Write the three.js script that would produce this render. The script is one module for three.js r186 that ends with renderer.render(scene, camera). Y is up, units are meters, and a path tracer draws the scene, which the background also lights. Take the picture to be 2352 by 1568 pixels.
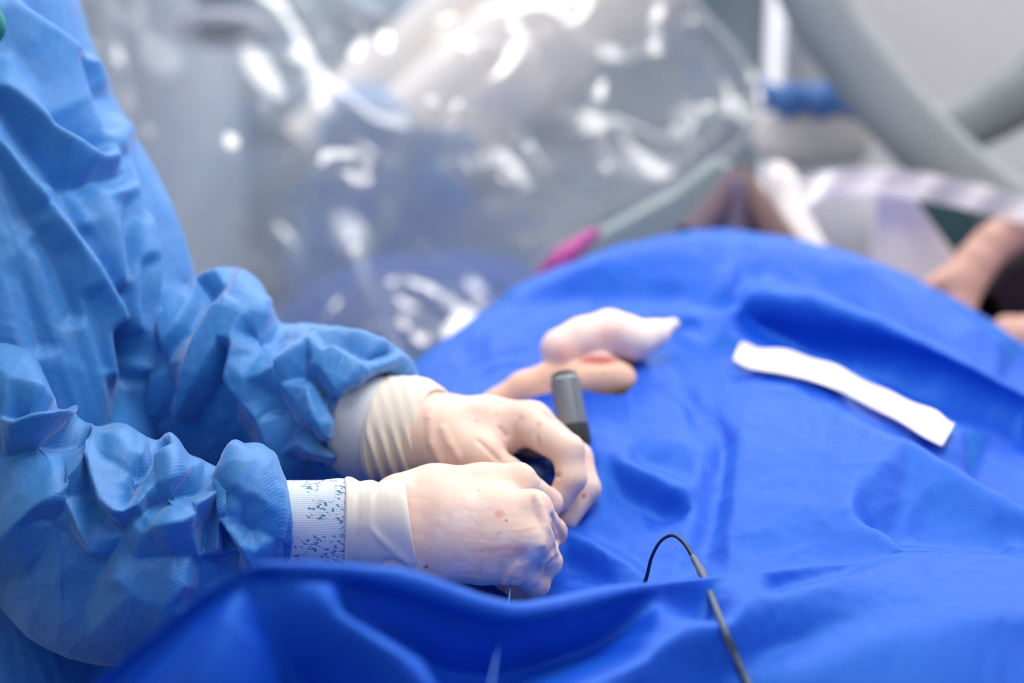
import * as THREE from 'three';
import { RoundedBoxGeometry } from 'three/addons/geometries/RoundedBoxGeometry.js';
import { RectAreaLightUniformsLib } from 'three/addons/lights/RectAreaLightUniformsLib.js';
import { mergeGeometries } from 'three/addons/utils/BufferGeometryUtils.js';

// ------------------------------------------------------------------ camera, lights, exposure
RectAreaLightUniformsLib.init();
const scene = new THREE.Scene();
scene.background = new THREE.Color(0x20262e);
const W = 2352, H = 1568, FOV = 27, PITCH = 14 * Math.PI / 180;
const FPX = (H / 2) / Math.tan(FOV * Math.PI / 360);
const EYE = new THREE.Vector3(0, 1.30, 0);
const FWD = new THREE.Vector3(0, -Math.sin(PITCH), -Math.cos(PITCH));
const UPV = new THREE.Vector3(0, Math.cos(PITCH), -Math.sin(PITCH));
const camera = new THREE.PerspectiveCamera(FOV, W / H, 0.05, 30);
camera.filmGauge = 36;
camera.position.copy(EYE);
camera.lookAt(EYE.clone().add(FWD));
camera.updateProjectionMatrix();
camera.focus = 0.945;
camera.userData.fStop = 2.15;
scene.add(camera);

const renderer = new THREE.WebGLRenderer({ antialias: true });
renderer.toneMapping = THREE.LinearToneMapping;
renderer.toneMappingExposure = 0.9;
renderer.shadowMap.enabled = true;

// lamp heads and ceiling panels: [x, y, z, target, size, radiance, colour]; their fittings are built further down
const SURGICAL_LAMPS = [
  { at: [0.20, 2.05, -1.0], to: [0.04, 0.95, -1.02], r: 0.28, L: 15, c: [1.0, 0.95, 0.88] },
  { at: [-0.55, 2.35, -2.2], to: [-0.1, 0.95, -1.3], r: 0.26, L: 7, c: [1.0, 0.955, 0.90] },
];
const PANELS = [
  { at: [-0.9, 2.86, 0.4], s: [1.2, 0.6], L: 2.8 },
  { at: [0.9, 2.86, 0.4], s: [1.2, 0.6], L: 2.8 },
  { at: [-1.0, 2.86, -3.4], s: [1.5, 0.6], L: 16.0 },
  { at: [1.0, 2.86, -3.4], s: [1.5, 0.6], L: 16.0 },
  { at: [2.0, 2.86, -2.4], s: [0.9, 0.9], L: 15.0 },
];

// ------------------------------------------------------------------ helpers
const V = (x, y, z) => new THREE.Vector3(x, y, z);
// a point of the place seen at pixel (x, y) of the 2352 x 1568 frame, at its own distance d along the line of sight
function P(px, py, d) {
  return EYE.clone().addScaledVector(FWD, d).addScaledVector(UPV, (H / 2 - py) / FPX * d).add(V((px - W / 2) / FPX * d, 0, 0));
}
function toPx(p) {
  const q = p.clone().sub(EYE), d = q.dot(FWD);
  return [W / 2 + q.x / d * FPX, H / 2 - q.dot(UPV) / d * FPX, d];
}
function rng(seed) {
  let a = seed >>> 0;
  return () => { a = (a + 0x6D2B79F5) >>> 0; let t = a; t = Math.imul(t ^ (t >>> 15), t | 1); t ^= t + Math.imul(t ^ (t >>> 7), t | 61); return ((t ^ (t >>> 14)) >>> 0) / 4294967296; };
}
function hash3(x, y, z) {
  let h = Math.imul(x, 374761393) ^ Math.imul(y, 668265263) ^ Math.imul(z, 1274126177);
  h = Math.imul(h ^ (h >>> 13), 1274126177); h ^= h >>> 16;
  return (h >>> 0) / 4294967296;
}
function noise(x, y, z = 0) {
  const X = Math.floor(x), Y = Math.floor(y), Z = Math.floor(z);
  let fx = x - X, fy = y - Y, fz = z - Z;
  fx = fx * fx * (3 - 2 * fx); fy = fy * fy * (3 - 2 * fy); fz = fz * fz * (3 - 2 * fz);
  const l = (a, b, t) => a + (b - a) * t;
  return l(l(l(hash3(X, Y, Z), hash3(X + 1, Y, Z), fx), l(hash3(X, Y + 1, Z), hash3(X + 1, Y + 1, Z), fx), fy),
    l(l(hash3(X, Y, Z + 1), hash3(X + 1, Y, Z + 1), fx), l(hash3(X, Y + 1, Z + 1), hash3(X + 1, Y + 1, Z + 1), fx), fy), fz);
}
function fbm(x, y, z = 0, o = 4) { let s = 0, a = 0.5; for (let i = 0; i < o; i++) { s += a * noise(x, y, z); x *= 2.03; y *= 2.03; z *= 2.03; a *= 0.5; } return s; }
function ridged(x, y, z = 0, o = 3) { let s = 0, a = 0.5; for (let i = 0; i < o; i++) { const n = 1 - Math.abs(2 * noise(x, y, z) - 1); s += a * n * n; x = x * 2.1 + 17; y = y * 2.1 + 5; z *= 2.1; a *= 0.5; } return s; }
const clamp = (x, a, b) => Math.min(b, Math.max(a, x));
const sstep = (a, b, x) => { const t = clamp((x - a) / (b - a), 0, 1); return t * t * (3 - 2 * t); };
const lerp = (a, b, t) => a + (b - a) * t;
function table(rows) {                     // smooth curve through [x, y] rows (monotone cubic)
  const n = rows.length, xs = rows.map(r => r[0]), ys = rows.map(r => r[1]);
  const dlt = [], m = new Array(n).fill(0);
  for (let i = 0; i < n - 1; i++) dlt.push((ys[i + 1] - ys[i]) / (xs[i + 1] - xs[i]));
  m[0] = dlt[0]; m[n - 1] = dlt[n - 2];
  for (let i = 1; i < n - 1; i++) m[i] = dlt[i - 1] * dlt[i] <= 0 ? 0 : 2 * dlt[i - 1] * dlt[i] / (dlt[i - 1] + dlt[i]);
  return x => {
    if (x <= xs[0]) return ys[0];
    if (x >= xs[n - 1]) return ys[n - 1];
    let i = 0; while (x > xs[i + 1]) i++;
    const h = xs[i + 1] - xs[i], t = (x - xs[i]) / h, t2 = t * t, t3 = t2 * t;
    return ys[i] * (2 * t3 - 3 * t2 + 1) + h * m[i] * (t3 - 2 * t2 + t) + ys[i + 1] * (3 * t2 - 2 * t3) + h * m[i + 1] * (t3 - t2);
  };
}
function catmull(rows, t) {                // t from 0 to rows.length - 1
  const n = rows.length, i = Math.min(n - 2, Math.floor(t)), f = t - i;
  const a = rows[Math.max(0, i - 1)], b = rows[i], c = rows[i + 1], d = rows[Math.min(n - 1, i + 2)];
  return b.map((_, k) => 0.5 * (2 * b[k] + (c[k] - a[k]) * f + (2 * a[k] - 5 * b[k] + 4 * c[k] - d[k]) * f * f + (3 * b[k] - a[k] - 3 * c[k] + d[k]) * f * f * f));
}
const inPoly = (pl, x, y) => { let s = false; for (let i = 0, j = pl.length - 1; i < pl.length; j = i++) { const [a, b] = pl[i], [c, d] = pl[j]; if ((b > y) !== (d > y) && x < (c - a) * (y - b) / (d - b) + a) s = !s; } return s; };

// names and data
const taken = {};
function numbered(name) { const k = taken[name] = (taken[name] ?? -1) + 1; return k ? `${name}_${String(k).padStart(3, '0')}` : name; }
function tag(o, label, category, group, kind) {
  if (label) o.userData.label = label;
  if (category) o.userData.category = category;
  if (group) o.userData.group = group;
  if (kind) o.userData.kind = kind;
  return o;
}
function mesh(name, geometry, material, parent = scene) {
  const m = new THREE.Mesh(geometry, material);
  m.name = parent === scene ? numbered(name) : name;
  m.castShadow = m.receiveShadow = true;
  parent.add(m);
  return m;
}
function thing(name, label, category, at, group) {
  const o = new THREE.Group(); o.name = numbered(name); scene.add(o);
  if (at) o.position.copy(at);
  return tag(o, label, category, group);
}
function part(name, geometry, material, parent, label) {
  // geometry is given in world places; move it to the thing's own axes
  const base = V(0, 0, 0); for (let q = parent; q && q !== scene; q = q.parent) base.add(q.position);
  geometry.translate(-base.x, -base.y, -base.z);
  const m = mesh(name, geometry, material, parent);
  if (label) m.userData.label = label;
  return m;
}
function gridGeometry(nu, nv, pts, uvs, keep, colors) {   // (nu + 1) x (nv + 1) points
  const g = new THREE.BufferGeometry();
  g.setAttribute('position', new THREE.Float32BufferAttribute(pts, 3));
  if (uvs) g.setAttribute('uv', new THREE.Float32BufferAttribute(uvs, 2));
  if (colors) g.setAttribute('color', new THREE.Float32BufferAttribute(colors, 3));
  const idx = [];
  for (let i = 0; i < nu; i++) for (let j = 0; j < nv; j++) {
    const a = i * (nv + 1) + j, b = a + 1, c = a + nv + 1, d = c + 1;
    if (keep && !keep(i, j)) continue;
    idx.push(a, c, b, b, c, d);
  }
  g.setIndex(idx); g.computeVertexNormals();
  return g;
}
// arc lengths over a grid of points, as texture coordinates in metres
function metreUV(nu, nv, pts) {
  const uv = new Float32Array((nu + 1) * (nv + 1) * 2);
  const D = (a, b) => Math.hypot(pts[3 * a] - pts[3 * b], pts[3 * a + 1] - pts[3 * b + 1], pts[3 * a + 2] - pts[3 * b + 2]);
  const mu = new Float32Array(nu + 1);
  for (let i = 1; i <= nu; i++) { let s = 0; for (let j = 0; j <= nv; j += 4) s += D(i * (nv + 1) + j, (i - 1) * (nv + 1) + j); mu[i] = mu[i - 1] + s / (Math.floor(nv / 4) + 1); }
  for (let i = 0; i <= nu; i++) { let s = 0; for (let j = 0; j <= nv; j++) { const k = i * (nv + 1) + j; if (j) s += D(k, k - 1); uv[2 * k] = mu[i]; uv[2 * k + 1] = s; } }
  return uv;
}

// a net of fold lines: ridges and valleys, each a polyline of [x, y, height in mm]; the cloth between them is stretched flat (Delaunay), then softened
function foldNet(lines, border, [x0, y0, x1, y1], soft = 3, step = 3, passes = 2) {
  const pts = [];
  const add = (x, y, h) => { for (const p of pts) if (Math.hypot(p[0] - x, p[1] - y) < 5) return; pts.push([x + 0.013 * ((pts.length * 7919) % 97) / 97, y + 0.013 * ((pts.length * 104729) % 89) / 89, h]); };
  const run = (pl, hh) => {
    for (let i = 0; i + 1 < pl.length; i++) {
      const a = pl[i], b = pl[i + 1], n = Math.max(1, Math.round(Math.hypot(b[0] - a[0], b[1] - a[1]) / 13));
      for (let k = 0; k <= n; k++) add(lerp(a[0], b[0], k / n), lerp(a[1], b[1], k / n), hh ?? lerp(a[2], b[2], k / n));
    }
    if (pl.length === 1) add(pl[0][0], pl[0][1], hh ?? pl[0][2]);
  };
  lines.forEach(l => run(l)); border.forEach(l => run(l, 0));
  for (const [x, y] of [[x0 - 50, y0 - 50], [x1 + 50, y0 - 50], [x0 - 50, y1 + 50], [x1 + 50, y1 + 50]]) pts.push([x, y, 0]);
  // Bowyer-Watson
  const n = pts.length, cx = (x0 + x1) / 2, cy = (y0 + y1) / 2, R = 20 * Math.max(x1 - x0, y1 - y0);
  const all = pts.concat([[cx - R, cy - R, 0], [cx + R, cy - R, 0], [cx, cy + R, 0]]);
  const circ = (a, b, c) => {
    const [ax, ay] = all[a], [bx, by] = all[b], [qx, qy] = all[c];
    const d = 2 * (ax * (by - qy) + bx * (qy - ay) + qx * (ay - by)) || 1e-12;
    const ux = ((ax * ax + ay * ay) * (by - qy) + (bx * bx + by * by) * (qy - ay) + (qx * qx + qy * qy) * (ay - by)) / d;
    const uy = ((ax * ax + ay * ay) * (qx - bx) + (bx * bx + by * by) * (ax - qx) + (qx * qx + qy * qy) * (bx - ax)) / d;
    return { t: [a, b, c], x: ux, y: uy, r: (ax - ux) ** 2 + (ay - uy) ** 2 };
  };
  let tris = [circ(n, n + 1, n + 2)];
  for (let i = 0; i < n; i++) {
    const [x, y] = all[i], edges = new Map(), rest = [];
    for (const T of tris) {
      if ((x - T.x) ** 2 + (y - T.y) ** 2 < T.r) for (const [a, b] of [[0, 1], [1, 2], [2, 0]]) {
        const p = T.t[a], q = T.t[b], k = p < q ? p * 100000 + q : q * 100000 + p;
        if (edges.has(k)) edges.set(k, null); else edges.set(k, [p, q]);
      } else rest.push(T);
    }
    for (const e of edges.values()) if (e) rest.push(circ(e[0], e[1], i));
    tris = rest;
  }
  const w = Math.ceil((x1 - x0) / step) + 1, h = Math.ceil((y1 - y0) / step) + 1;
  let map = new Float32Array(w * h);
  for (const { t } of tris) {
    if (t[0] >= n || t[1] >= n || t[2] >= n) continue;
    const [A, B, C] = t.map(k => all[k]);
    const ax = (A[0] - x0) / step, ay = (A[1] - y0) / step, bx = (B[0] - x0) / step, by = (B[1] - y0) / step, qx = (C[0] - x0) / step, qy = (C[1] - y0) / step;
    const den = (by - qy) * (ax - qx) + (qx - bx) * (ay - qy); if (Math.abs(den) < 1e-9) continue;
    for (let yy = Math.max(0, Math.floor(Math.min(ay, by, qy))); yy <= Math.min(h - 1, Math.ceil(Math.max(ay, by, qy))); yy++)
      for (let xx = Math.max(0, Math.floor(Math.min(ax, bx, qx))); xx <= Math.min(w - 1, Math.ceil(Math.max(ax, bx, qx))); xx++) {
        const u = ((by - qy) * (xx - qx) + (qx - bx) * (yy - qy)) / den, v = ((qy - ay) * (xx - qx) + (ax - qx) * (yy - qy)) / den;
        if (u < -1e-4 || v < -1e-4 || u + v > 1.0001) continue;
        map[yy * w + xx] = u * A[2] + v * B[2] + (1 - u - v) * C[2];
      }
  }
  for (let p = 0; p < passes; p++) for (const dir of [0, 1]) {
    const out = new Float32Array(w * h);
    for (let y = 0; y < h; y++) for (let x = 0; x < w; x++) {
      let s = 0, k = 0;
      for (let o = -soft; o <= soft; o++) { const X = dir ? x : x + o, Y = dir ? y + o : y; if (X < 0 || Y < 0 || X >= w || Y >= h) continue; s += map[Y * w + X]; k++; }
      out[y * w + x] = s / k;
    }
    map = out;
  }
  return (x, y) => {
    const fx = clamp((x - x0) / step, 0, w - 1.001), fy = clamp((y - y0) / step, 0, h - 1.001), X = Math.floor(fx), Y = Math.floor(fy), a = fx - X, b = fy - Y, k = Y * w + X;
    return ((map[k] * (1 - a) + map[k + 1] * a) * (1 - b) + (map[k + w] * (1 - a) + map[k + w + 1] * a) * b) / 1000;
  };
}

// a sleeve-like skin through stations [topX, topY, midX, midY, botX, botY, depth, radius]; relief(px, py, t, theta) lifts the side that faces the room
function loft(stations, nu, nv, relief, { colors, power = 1 } = {}) {
  const N = (nu + 1) * (nv + 1), base = new Float32Array(N * 3), px = new Float32Array(N * 2), uvs0 = [];
  for (let i = 0; i <= nu; i++) {
    const t = i / nu * (stations.length - 1), [tx, ty, mx, my, bx, by, d, r] = catmull(stations, t);
    const cx = (tx + bx) / 2, cy = (ty + by) / 2;
    for (let j = 0; j <= nv; j++) {
      const th = -0.5 * Math.PI + 2 * Math.PI * j / nv;                 // seam at the back
      let c = Math.cos(th), s = Math.sin(th);
      if (power !== 1) { c = Math.sign(c) * Math.abs(c) ** power; s = Math.sign(s) * Math.abs(s) ** power; }
      const x = cx + (tx - bx) / 2 * c + (mx - cx) * s, y = cy + (ty - by) / 2 * c + (my - cy) * s;
      const k = i * (nv + 1) + j, q = P(x, y, d - r * s);
      base.set([q.x, q.y, q.z], 3 * k); px[2 * k] = x; px[2 * k + 1] = y;
      uvs0.push(t, th);
    }
  }
  const g0 = gridGeometry(nu, nv, base), nrm = g0.attributes.normal;
  const c0 = V(0, 0, 0); for (let k = 0; k < N; k++) c0.add(V(base[3 * k], base[3 * k + 1], base[3 * k + 2])); c0.multiplyScalar(1 / N);
  const mid = Math.floor(nu / 2) * (nv + 1) + Math.floor(nv / 2), nm = V(nrm.getX(mid), nrm.getY(mid), nrm.getZ(mid));
  const sign = nm.dot(FWD) < 0 ? 1 : -1;
  const pts = new Float32Array(N * 3);
  for (let k = 0; k < N; k++) {
    const h = relief ? relief(px[2 * k], px[2 * k + 1], uvs0[2 * k], uvs0[2 * k + 1]) : 0;
    for (let a = 0; a < 3; a++) pts[3 * k + a] = base[3 * k + a] + sign * h * nrm.array[3 * k + a];
  }
  const col = colors ? new Float32Array(N * 3) : null;
  if (col) for (let k = 0; k < N; k++) col.set(colors(px[2 * k], px[2 * k + 1], uvs0[2 * k], uvs0[2 * k + 1]), 3 * k);
  const g = gridGeometry(nu, nv, pts, metreUV(nu, nv, pts), null, col);
  if (sign < 0) { const ix = g.index.array; for (let i = 0; i < ix.length; i += 3) { const t = ix[i]; ix[i] = ix[i + 1]; ix[i + 1] = t; } g.computeVertexNormals(); }
  return g;
}
const front = th => sstep(-0.25, 0.35, Math.sin(th));

// distance fields meshed with surface nets
function surfaceNets(f, lo, hi, cell, color) {
  const nx = Math.ceil((hi.x - lo.x) / cell) + 1, ny = Math.ceil((hi.y - lo.y) / cell) + 1, nz = Math.ceil((hi.z - lo.z) / cell) + 1;
  const F = new Float32Array(nx * ny * nz), at = (x, y, z) => (z * ny + y) * nx + x;
  for (let z = 0; z < nz; z++) for (let y = 0; y < ny; y++) for (let x = 0; x < nx; x++) F[at(x, y, z)] = f(lo.x + x * cell, lo.y + y * cell, lo.z + z * cell);
  const id = new Int32Array(nx * ny * nz).fill(-1), pos = [], off = [[0, 0, 0], [1, 0, 0], [0, 1, 0], [1, 1, 0], [0, 0, 1], [1, 0, 1], [0, 1, 1], [1, 1, 1]];
  const E = [[0, 1], [2, 3], [4, 5], [6, 7], [0, 2], [1, 3], [4, 6], [5, 7], [0, 4], [1, 5], [2, 6], [3, 7]];
  for (let z = 0; z < nz - 1; z++) for (let y = 0; y < ny - 1; y++) for (let x = 0; x < nx - 1; x++) {
    const v = off.map(o => F[at(x + o[0], y + o[1], z + o[2])]);
    let m = 0; for (let k = 0; k < 8; k++) if (v[k] < 0) m++;
    if (m === 0 || m === 8) continue;
    let sx = 0, sy = 0, sz = 0, c = 0;
    for (const [a, b] of E) if ((v[a] < 0) !== (v[b] < 0)) { const t = v[a] / (v[a] - v[b]); sx += lerp(off[a][0], off[b][0], t); sy += lerp(off[a][1], off[b][1], t); sz += lerp(off[a][2], off[b][2], t); c++; }
    id[at(x, y, z)] = pos.length / 3; pos.push(lo.x + (x + sx / c) * cell, lo.y + (y + sy / c) * cell, lo.z + (z + sz / c) * cell);
  }
  const idx = [], quad = (a, b, c, d, flip) => { if (a < 0 || b < 0 || c < 0 || d < 0) return; if (flip) idx.push(a, c, b, a, d, c); else idx.push(a, b, c, a, c, d); };
  for (let z = 1; z < nz - 1; z++) for (let y = 1; y < ny - 1; y++) for (let x = 1; x < nx - 1; x++) {
    const v = F[at(x, y, z)] < 0;
    if (v !== F[at(x + 1, y, z)] < 0) quad(id[at(x, y - 1, z - 1)], id[at(x, y, z - 1)], id[at(x, y, z)], id[at(x, y - 1, z)], !v);
    if (v !== F[at(x, y + 1, z)] < 0) quad(id[at(x - 1, y, z - 1)], id[at(x - 1, y, z)], id[at(x, y, z)], id[at(x, y, z - 1)], !v);
    if (v !== F[at(x, y, z + 1)] < 0) quad(id[at(x - 1, y - 1, z)], id[at(x, y - 1, z)], id[at(x, y, z)], id[at(x - 1, y, z)], !v);
  }
  const n = pos.length / 3, nr = new Float32Array(n * 3), e = cell * 0.6;
  for (let k = 0; k < n; k++) {
    const x = pos[3 * k], y = pos[3 * k + 1], z = pos[3 * k + 2];
    const q = V(f(x + e, y, z) - f(x - e, y, z), f(x, y + e, z) - f(x, y - e, z), f(x, y, z + e) - f(x, y, z - e)).normalize();
    nr.set([q.x, q.y, q.z], 3 * k);
  }
  const g = new THREE.BufferGeometry();
  g.setAttribute('position', new THREE.Float32BufferAttribute(pos, 3));
  g.setAttribute('normal', new THREE.Float32BufferAttribute(nr, 3));
  if (color) { const c = new Float32Array(n * 3); for (let k = 0; k < n; k++) c.set(color(V(pos[3 * k], pos[3 * k + 1], pos[3 * k + 2]), V(nr[3 * k], nr[3 * k + 1], nr[3 * k + 2])), 3 * k); g.setAttribute('color', new THREE.Float32BufferAttribute(c, 3)); }
  g.setIndex(idx);
  return g;
}
const smin = (a, b, k) => { if (k <= 0) return Math.min(a, b); const h = Math.max(k - Math.abs(a - b), 0) / k; return Math.min(a, b) - h * h * k * 0.25; };
function capsule(a, b, ra, rb) {           // tapered capsule between two points
  const dx = b.x - a.x, dy = b.y - a.y, dz = b.z - a.z, L = dx * dx + dy * dy + dz * dz || 1e-12;
  return (x, y, z) => {
    const px = x - a.x, py = y - a.y, pz = z - a.z, t = clamp((px * dx + py * dy + pz * dz) / L, 0, 1);
    const qx = px - t * dx, qy = py - t * dy, qz = pz - t * dz;
    return Math.sqrt(qx * qx + qy * qy + qz * qz) - (ra + (rb - ra) * t);
  };
}
function chain(joints, k) {                // [[Vector3, radius], ...] joined smoothly
  const f = []; for (let i = 0; i + 1 < joints.length; i++) f.push(capsule(joints[i][0], joints[i + 1][0], joints[i][1], joints[i + 1][1]));
  return (x, y, z) => { let d = f[0](x, y, z); for (let i = 1; i < f.length; i++) d = smin(d, f[i](x, y, z), k); return d; };
}
function bounds(list, pad) { const b = new THREE.Box3(); for (const [p, r] of list) { b.expandByPoint(p.clone().addScalar(r + pad)); b.expandByPoint(p.clone().addScalar(-r - pad)); } return b; }
function tubeAlong(points, radii, sides = 12, perSpan = 16) {   // swept tube with a radius per point
  const curve = new THREE.CatmullRomCurve3(points), n = perSpan * (points.length - 1), fr = curve.computeFrenetFrames(n, false), pts = [];
  for (let i = 0; i <= n; i++) {
    const p = curve.getPoint(i / n), r = typeof radii === 'number' ? radii : typeof radii === 'function' ? radii(i / n) : catmull(radii.map(q => [q]), i / n * (radii.length - 1))[0];
    // frames by arc length and points by parameter differ little here
    for (let j = 0; j <= sides; j++) { const a = 2 * Math.PI * j / sides, q = p.clone().addScaledVector(fr.normals[i], r * Math.cos(a)).addScaledVector(fr.binormals[i], r * Math.sin(a)); pts.push(q.x, q.y, q.z); }
  }
  const g = gridGeometry(n, sides, pts, metreUV(n, sides, pts));
  const ix = g.index.array; for (let i = 0; i < ix.length; i += 3) { const t = ix[i]; ix[i] = ix[i + 1]; ix[i + 1] = t; }
  g.computeVertexNormals();
  return g;
}

// ------------------------------------------------------------------ materials
function dataMap(size, fn, srgb) {
  const a = new Uint8Array(size * size * 4);
  for (let y = 0; y < size; y++) for (let x = 0; x < size; x++) { const c = fn(x / size, y / size, x, y); const q = Array.isArray(c) ? c : [c, c, c]; a.set([clamp(q[0], 0, 1) * 255, clamp(q[1], 0, 1) * 255, clamp(q[2], 0, 1) * 255, 255], 4 * (y * size + x)); }
  const t = new THREE.DataTexture(a, size, size); t.wrapS = t.wrapT = THREE.RepeatWrapping; t.magFilter = THREE.LinearFilter; t.minFilter = THREE.LinearMipmapLinearFilter; t.generateMipmaps = true;
  if (srgb) t.colorSpace = THREE.SRGBColorSpace;
  t.needsUpdate = true; return t;
}
const tile = (fn) => fn;                   // patterns below are periodic over 0..1
const wrapNoise = (u, v, n, s) => { // periodic value noise with n cells
  const x = u * n, y = v * n, X = Math.floor(x), Y = Math.floor(y); let a = x - X, b = y - Y; a = a * a * (3 - 2 * a); b = b * b * (3 - 2 * b);
  const q = (i, j) => hash3((i % n + n) % n, (j % n + n) % n, s);
  return lerp(lerp(q(X, Y), q(X + 1, Y), a), lerp(q(X, Y + 1), q(X + 1, Y + 1), a), b);
};
// gown: fine slanted ribs of the cloth with loose fibres
const gownBump = dataMap(512, (u, v) => 0.5 + 0.28 * Math.sin(2 * Math.PI * (22 * u + 9 * v)) * (0.5 + wrapNoise(u, v, 12, 3)) + 0.22 * (wrapNoise(u, v, 90, 4) - 0.5) + 0.3 * (wrapNoise(u * 1, v, 24, 5) - 0.5));
gownBump.repeat.set(40, 40);
const gownTint = dataMap(512, (u, v) => { const n = 0.86 + 0.16 * wrapNoise(u, v, 60, 6) + 0.12 * (wrapNoise(u, v, 14, 7) - 0.5) + 0.10 * (wrapNoise(u, v, 170, 8) - 0.5); return [n, n, n]; });
gownTint.repeat.set(14, 14);
// drape: crosshatched weave
const drapeBump = dataMap(512, (u, v) => 0.5 + 0.25 * (Math.cos(2 * Math.PI * 16 * (u + v)) + Math.cos(2 * Math.PI * 16 * (u - v))) * 0.6 + 0.25 * (wrapNoise(u, v, 80, 9) - 0.5));
drapeBump.repeat.set(28, 28);
const drapeTint = dataMap(512, (u, v) => {
  const w = Math.max(Math.cos(2 * Math.PI * 16 * (u + v)), Math.cos(2 * Math.PI * 16 * (u - v)));
  const n = 0.80 + 0.10 * w + 0.22 * (wrapNoise(u, v, 40, 10) - 0.4) + 0.12 * (wrapNoise(u, v, 120, 11) - 0.5);
  return [n * 0.94, n, Math.min(1, 0.86 + 0.14 * n)];
});
drapeTint.repeat.set(28, 28);
const skinBump = dataMap(256, (u, v) => 0.5 + 0.5 * (wrapNoise(u, v, 32, 12) - 0.5) + 0.3 * (wrapNoise(u, v, 90, 13) - 0.5));

const M = {};
M.gown = new THREE.MeshPhysicalMaterial({ name: 'gown cloth', color: new THREE.Color().setRGB(0.020, 0.20, 0.56), roughness: 0.55, ior: 1.6, bumpMap: gownBump, bumpScale: 0.00015, map: gownTint, sheen: 0.8, sheenColor: new THREE.Color().setRGB(0.85, 0.88, 0.9), sheenRoughness: 0.8, specularIntensity: 1.0, side: THREE.DoubleSide });
M.drape = new THREE.MeshPhysicalMaterial({ name: 'drape cloth', color: new THREE.Color().setRGB(0.0015, 0.056, 0.58), roughness: 0.54, bumpMap: drapeBump, bumpScale: 0.0002, map: drapeTint, sheen: 1, sheenColor: new THREE.Color().setRGB(0.05, 0.6, 0.5), sheenRoughness: 0.6, ior: 1.8, specularIntensity: 0.8, specularColor: new THREE.Color().setRGB(0.2, 0.75, 0.6), side: THREE.DoubleSide });
M.glove = new THREE.MeshPhysicalMaterial({ name: 'latex glove', color: 0xffffff, vertexColors: true, roughness: 0.55, specularIntensity: 0.5 });
M.gloveCuff = new THREE.MeshPhysicalMaterial({ name: 'latex cuff', color: new THREE.Color().setRGB(0.74, 0.68, 0.59), roughness: 0.6, specularIntensity: 0.4, side: THREE.DoubleSide });
M.skin = new THREE.MeshPhysicalMaterial({ name: 'skin', color: 0xffffff, vertexColors: true, roughness: 0.5, specularIntensity: 0.6 });
const plain = (name, r, g, b, rough = 0.5, more = {}) => new THREE.MeshPhysicalMaterial({ name, color: new THREE.Color().setRGB(r, g, b), roughness: rough, ...more });

// ------------------------------------------------------------------ the room
M.wall = plain('wall paint', 0.88, 0.86, 0.87, 0.8);
M.floor = plain('floor vinyl', 0.26, 0.33, 0.40, 0.45, { bumpMap: skinBump, bumpScale: 0.0004 });
M.ceiling = plain('ceiling tile', 0.8, 0.8, 0.8, 0.9);
function slab(name, w, h, d, x, y, z, m) { const o = mesh(name, new THREE.BoxGeometry(w, h, d), m); o.position.set(x, y, z); o.userData.kind = 'structure'; return o; }
slab('floor', 6.2, 0.1, 7.2, 0, -0.05, -1.0, M.floor);
slab('ceiling', 6.2, 0.1, 7.2, 0, 2.97, -1.0, M.ceiling);
slab('wall_back', 6.2, 2.92, 0.1, 0, 1.46, -4.55, M.wall);
slab('wall_front', 6.2, 2.92, 0.1, 0, 1.46, 2.55, M.wall);
slab('wall_left', 0.1, 2.92, 7.0, -3.05, 1.46, -1.0, M.wall);
slab('wall_right', 0.1, 2.92, 7.0, 3.05, 1.46, -1.0, M.wall);

// ceiling panels and surgical lamps
M.fitting = plain('white enamel', 0.8, 0.8, 0.8, 0.35);
M.glow = new THREE.MeshStandardMaterial({ name: 'lamp glow', color: 0xffffff, emissive: new THREE.Color(1, 0.97, 0.92), emissiveIntensity: 2.0, roughness: 0.4 });
PANELS.forEach((l, i) => {
  const o = thing('ceiling_light', ['flush white ceiling panel over the front left of the room', 'flush white ceiling panel over the front right of the room', 'flush white ceiling panel over the back left of the room', 'flush white ceiling panel over the back right of the room', 'square white ceiling panel over the right of the drape'][i], 'light', V(...l.at), 'ceiling panels');
  const fr = mesh('frame', new RoundedBoxGeometry(l.s[0] + 0.06, 0.06, l.s[1] + 0.06, 2, 0.01), M.fitting, o); fr.position.y = 0.03;
  const df = mesh('diffuser', new THREE.BoxGeometry(l.s[0], 0.006, l.s[1]), M.glow, o); df.position.y = -0.003;
  const q = new THREE.RectAreaLight(new THREE.Color(0.97, 0.97, 1.0), l.L, l.s[0], l.s[1]); q.position.set(l.at[0], l.at[1] - 0.012, l.at[2]); q.lookAt(l.at[0], 0, l.at[2]); q.name = 'panel'; scene.add(q);
});
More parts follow.
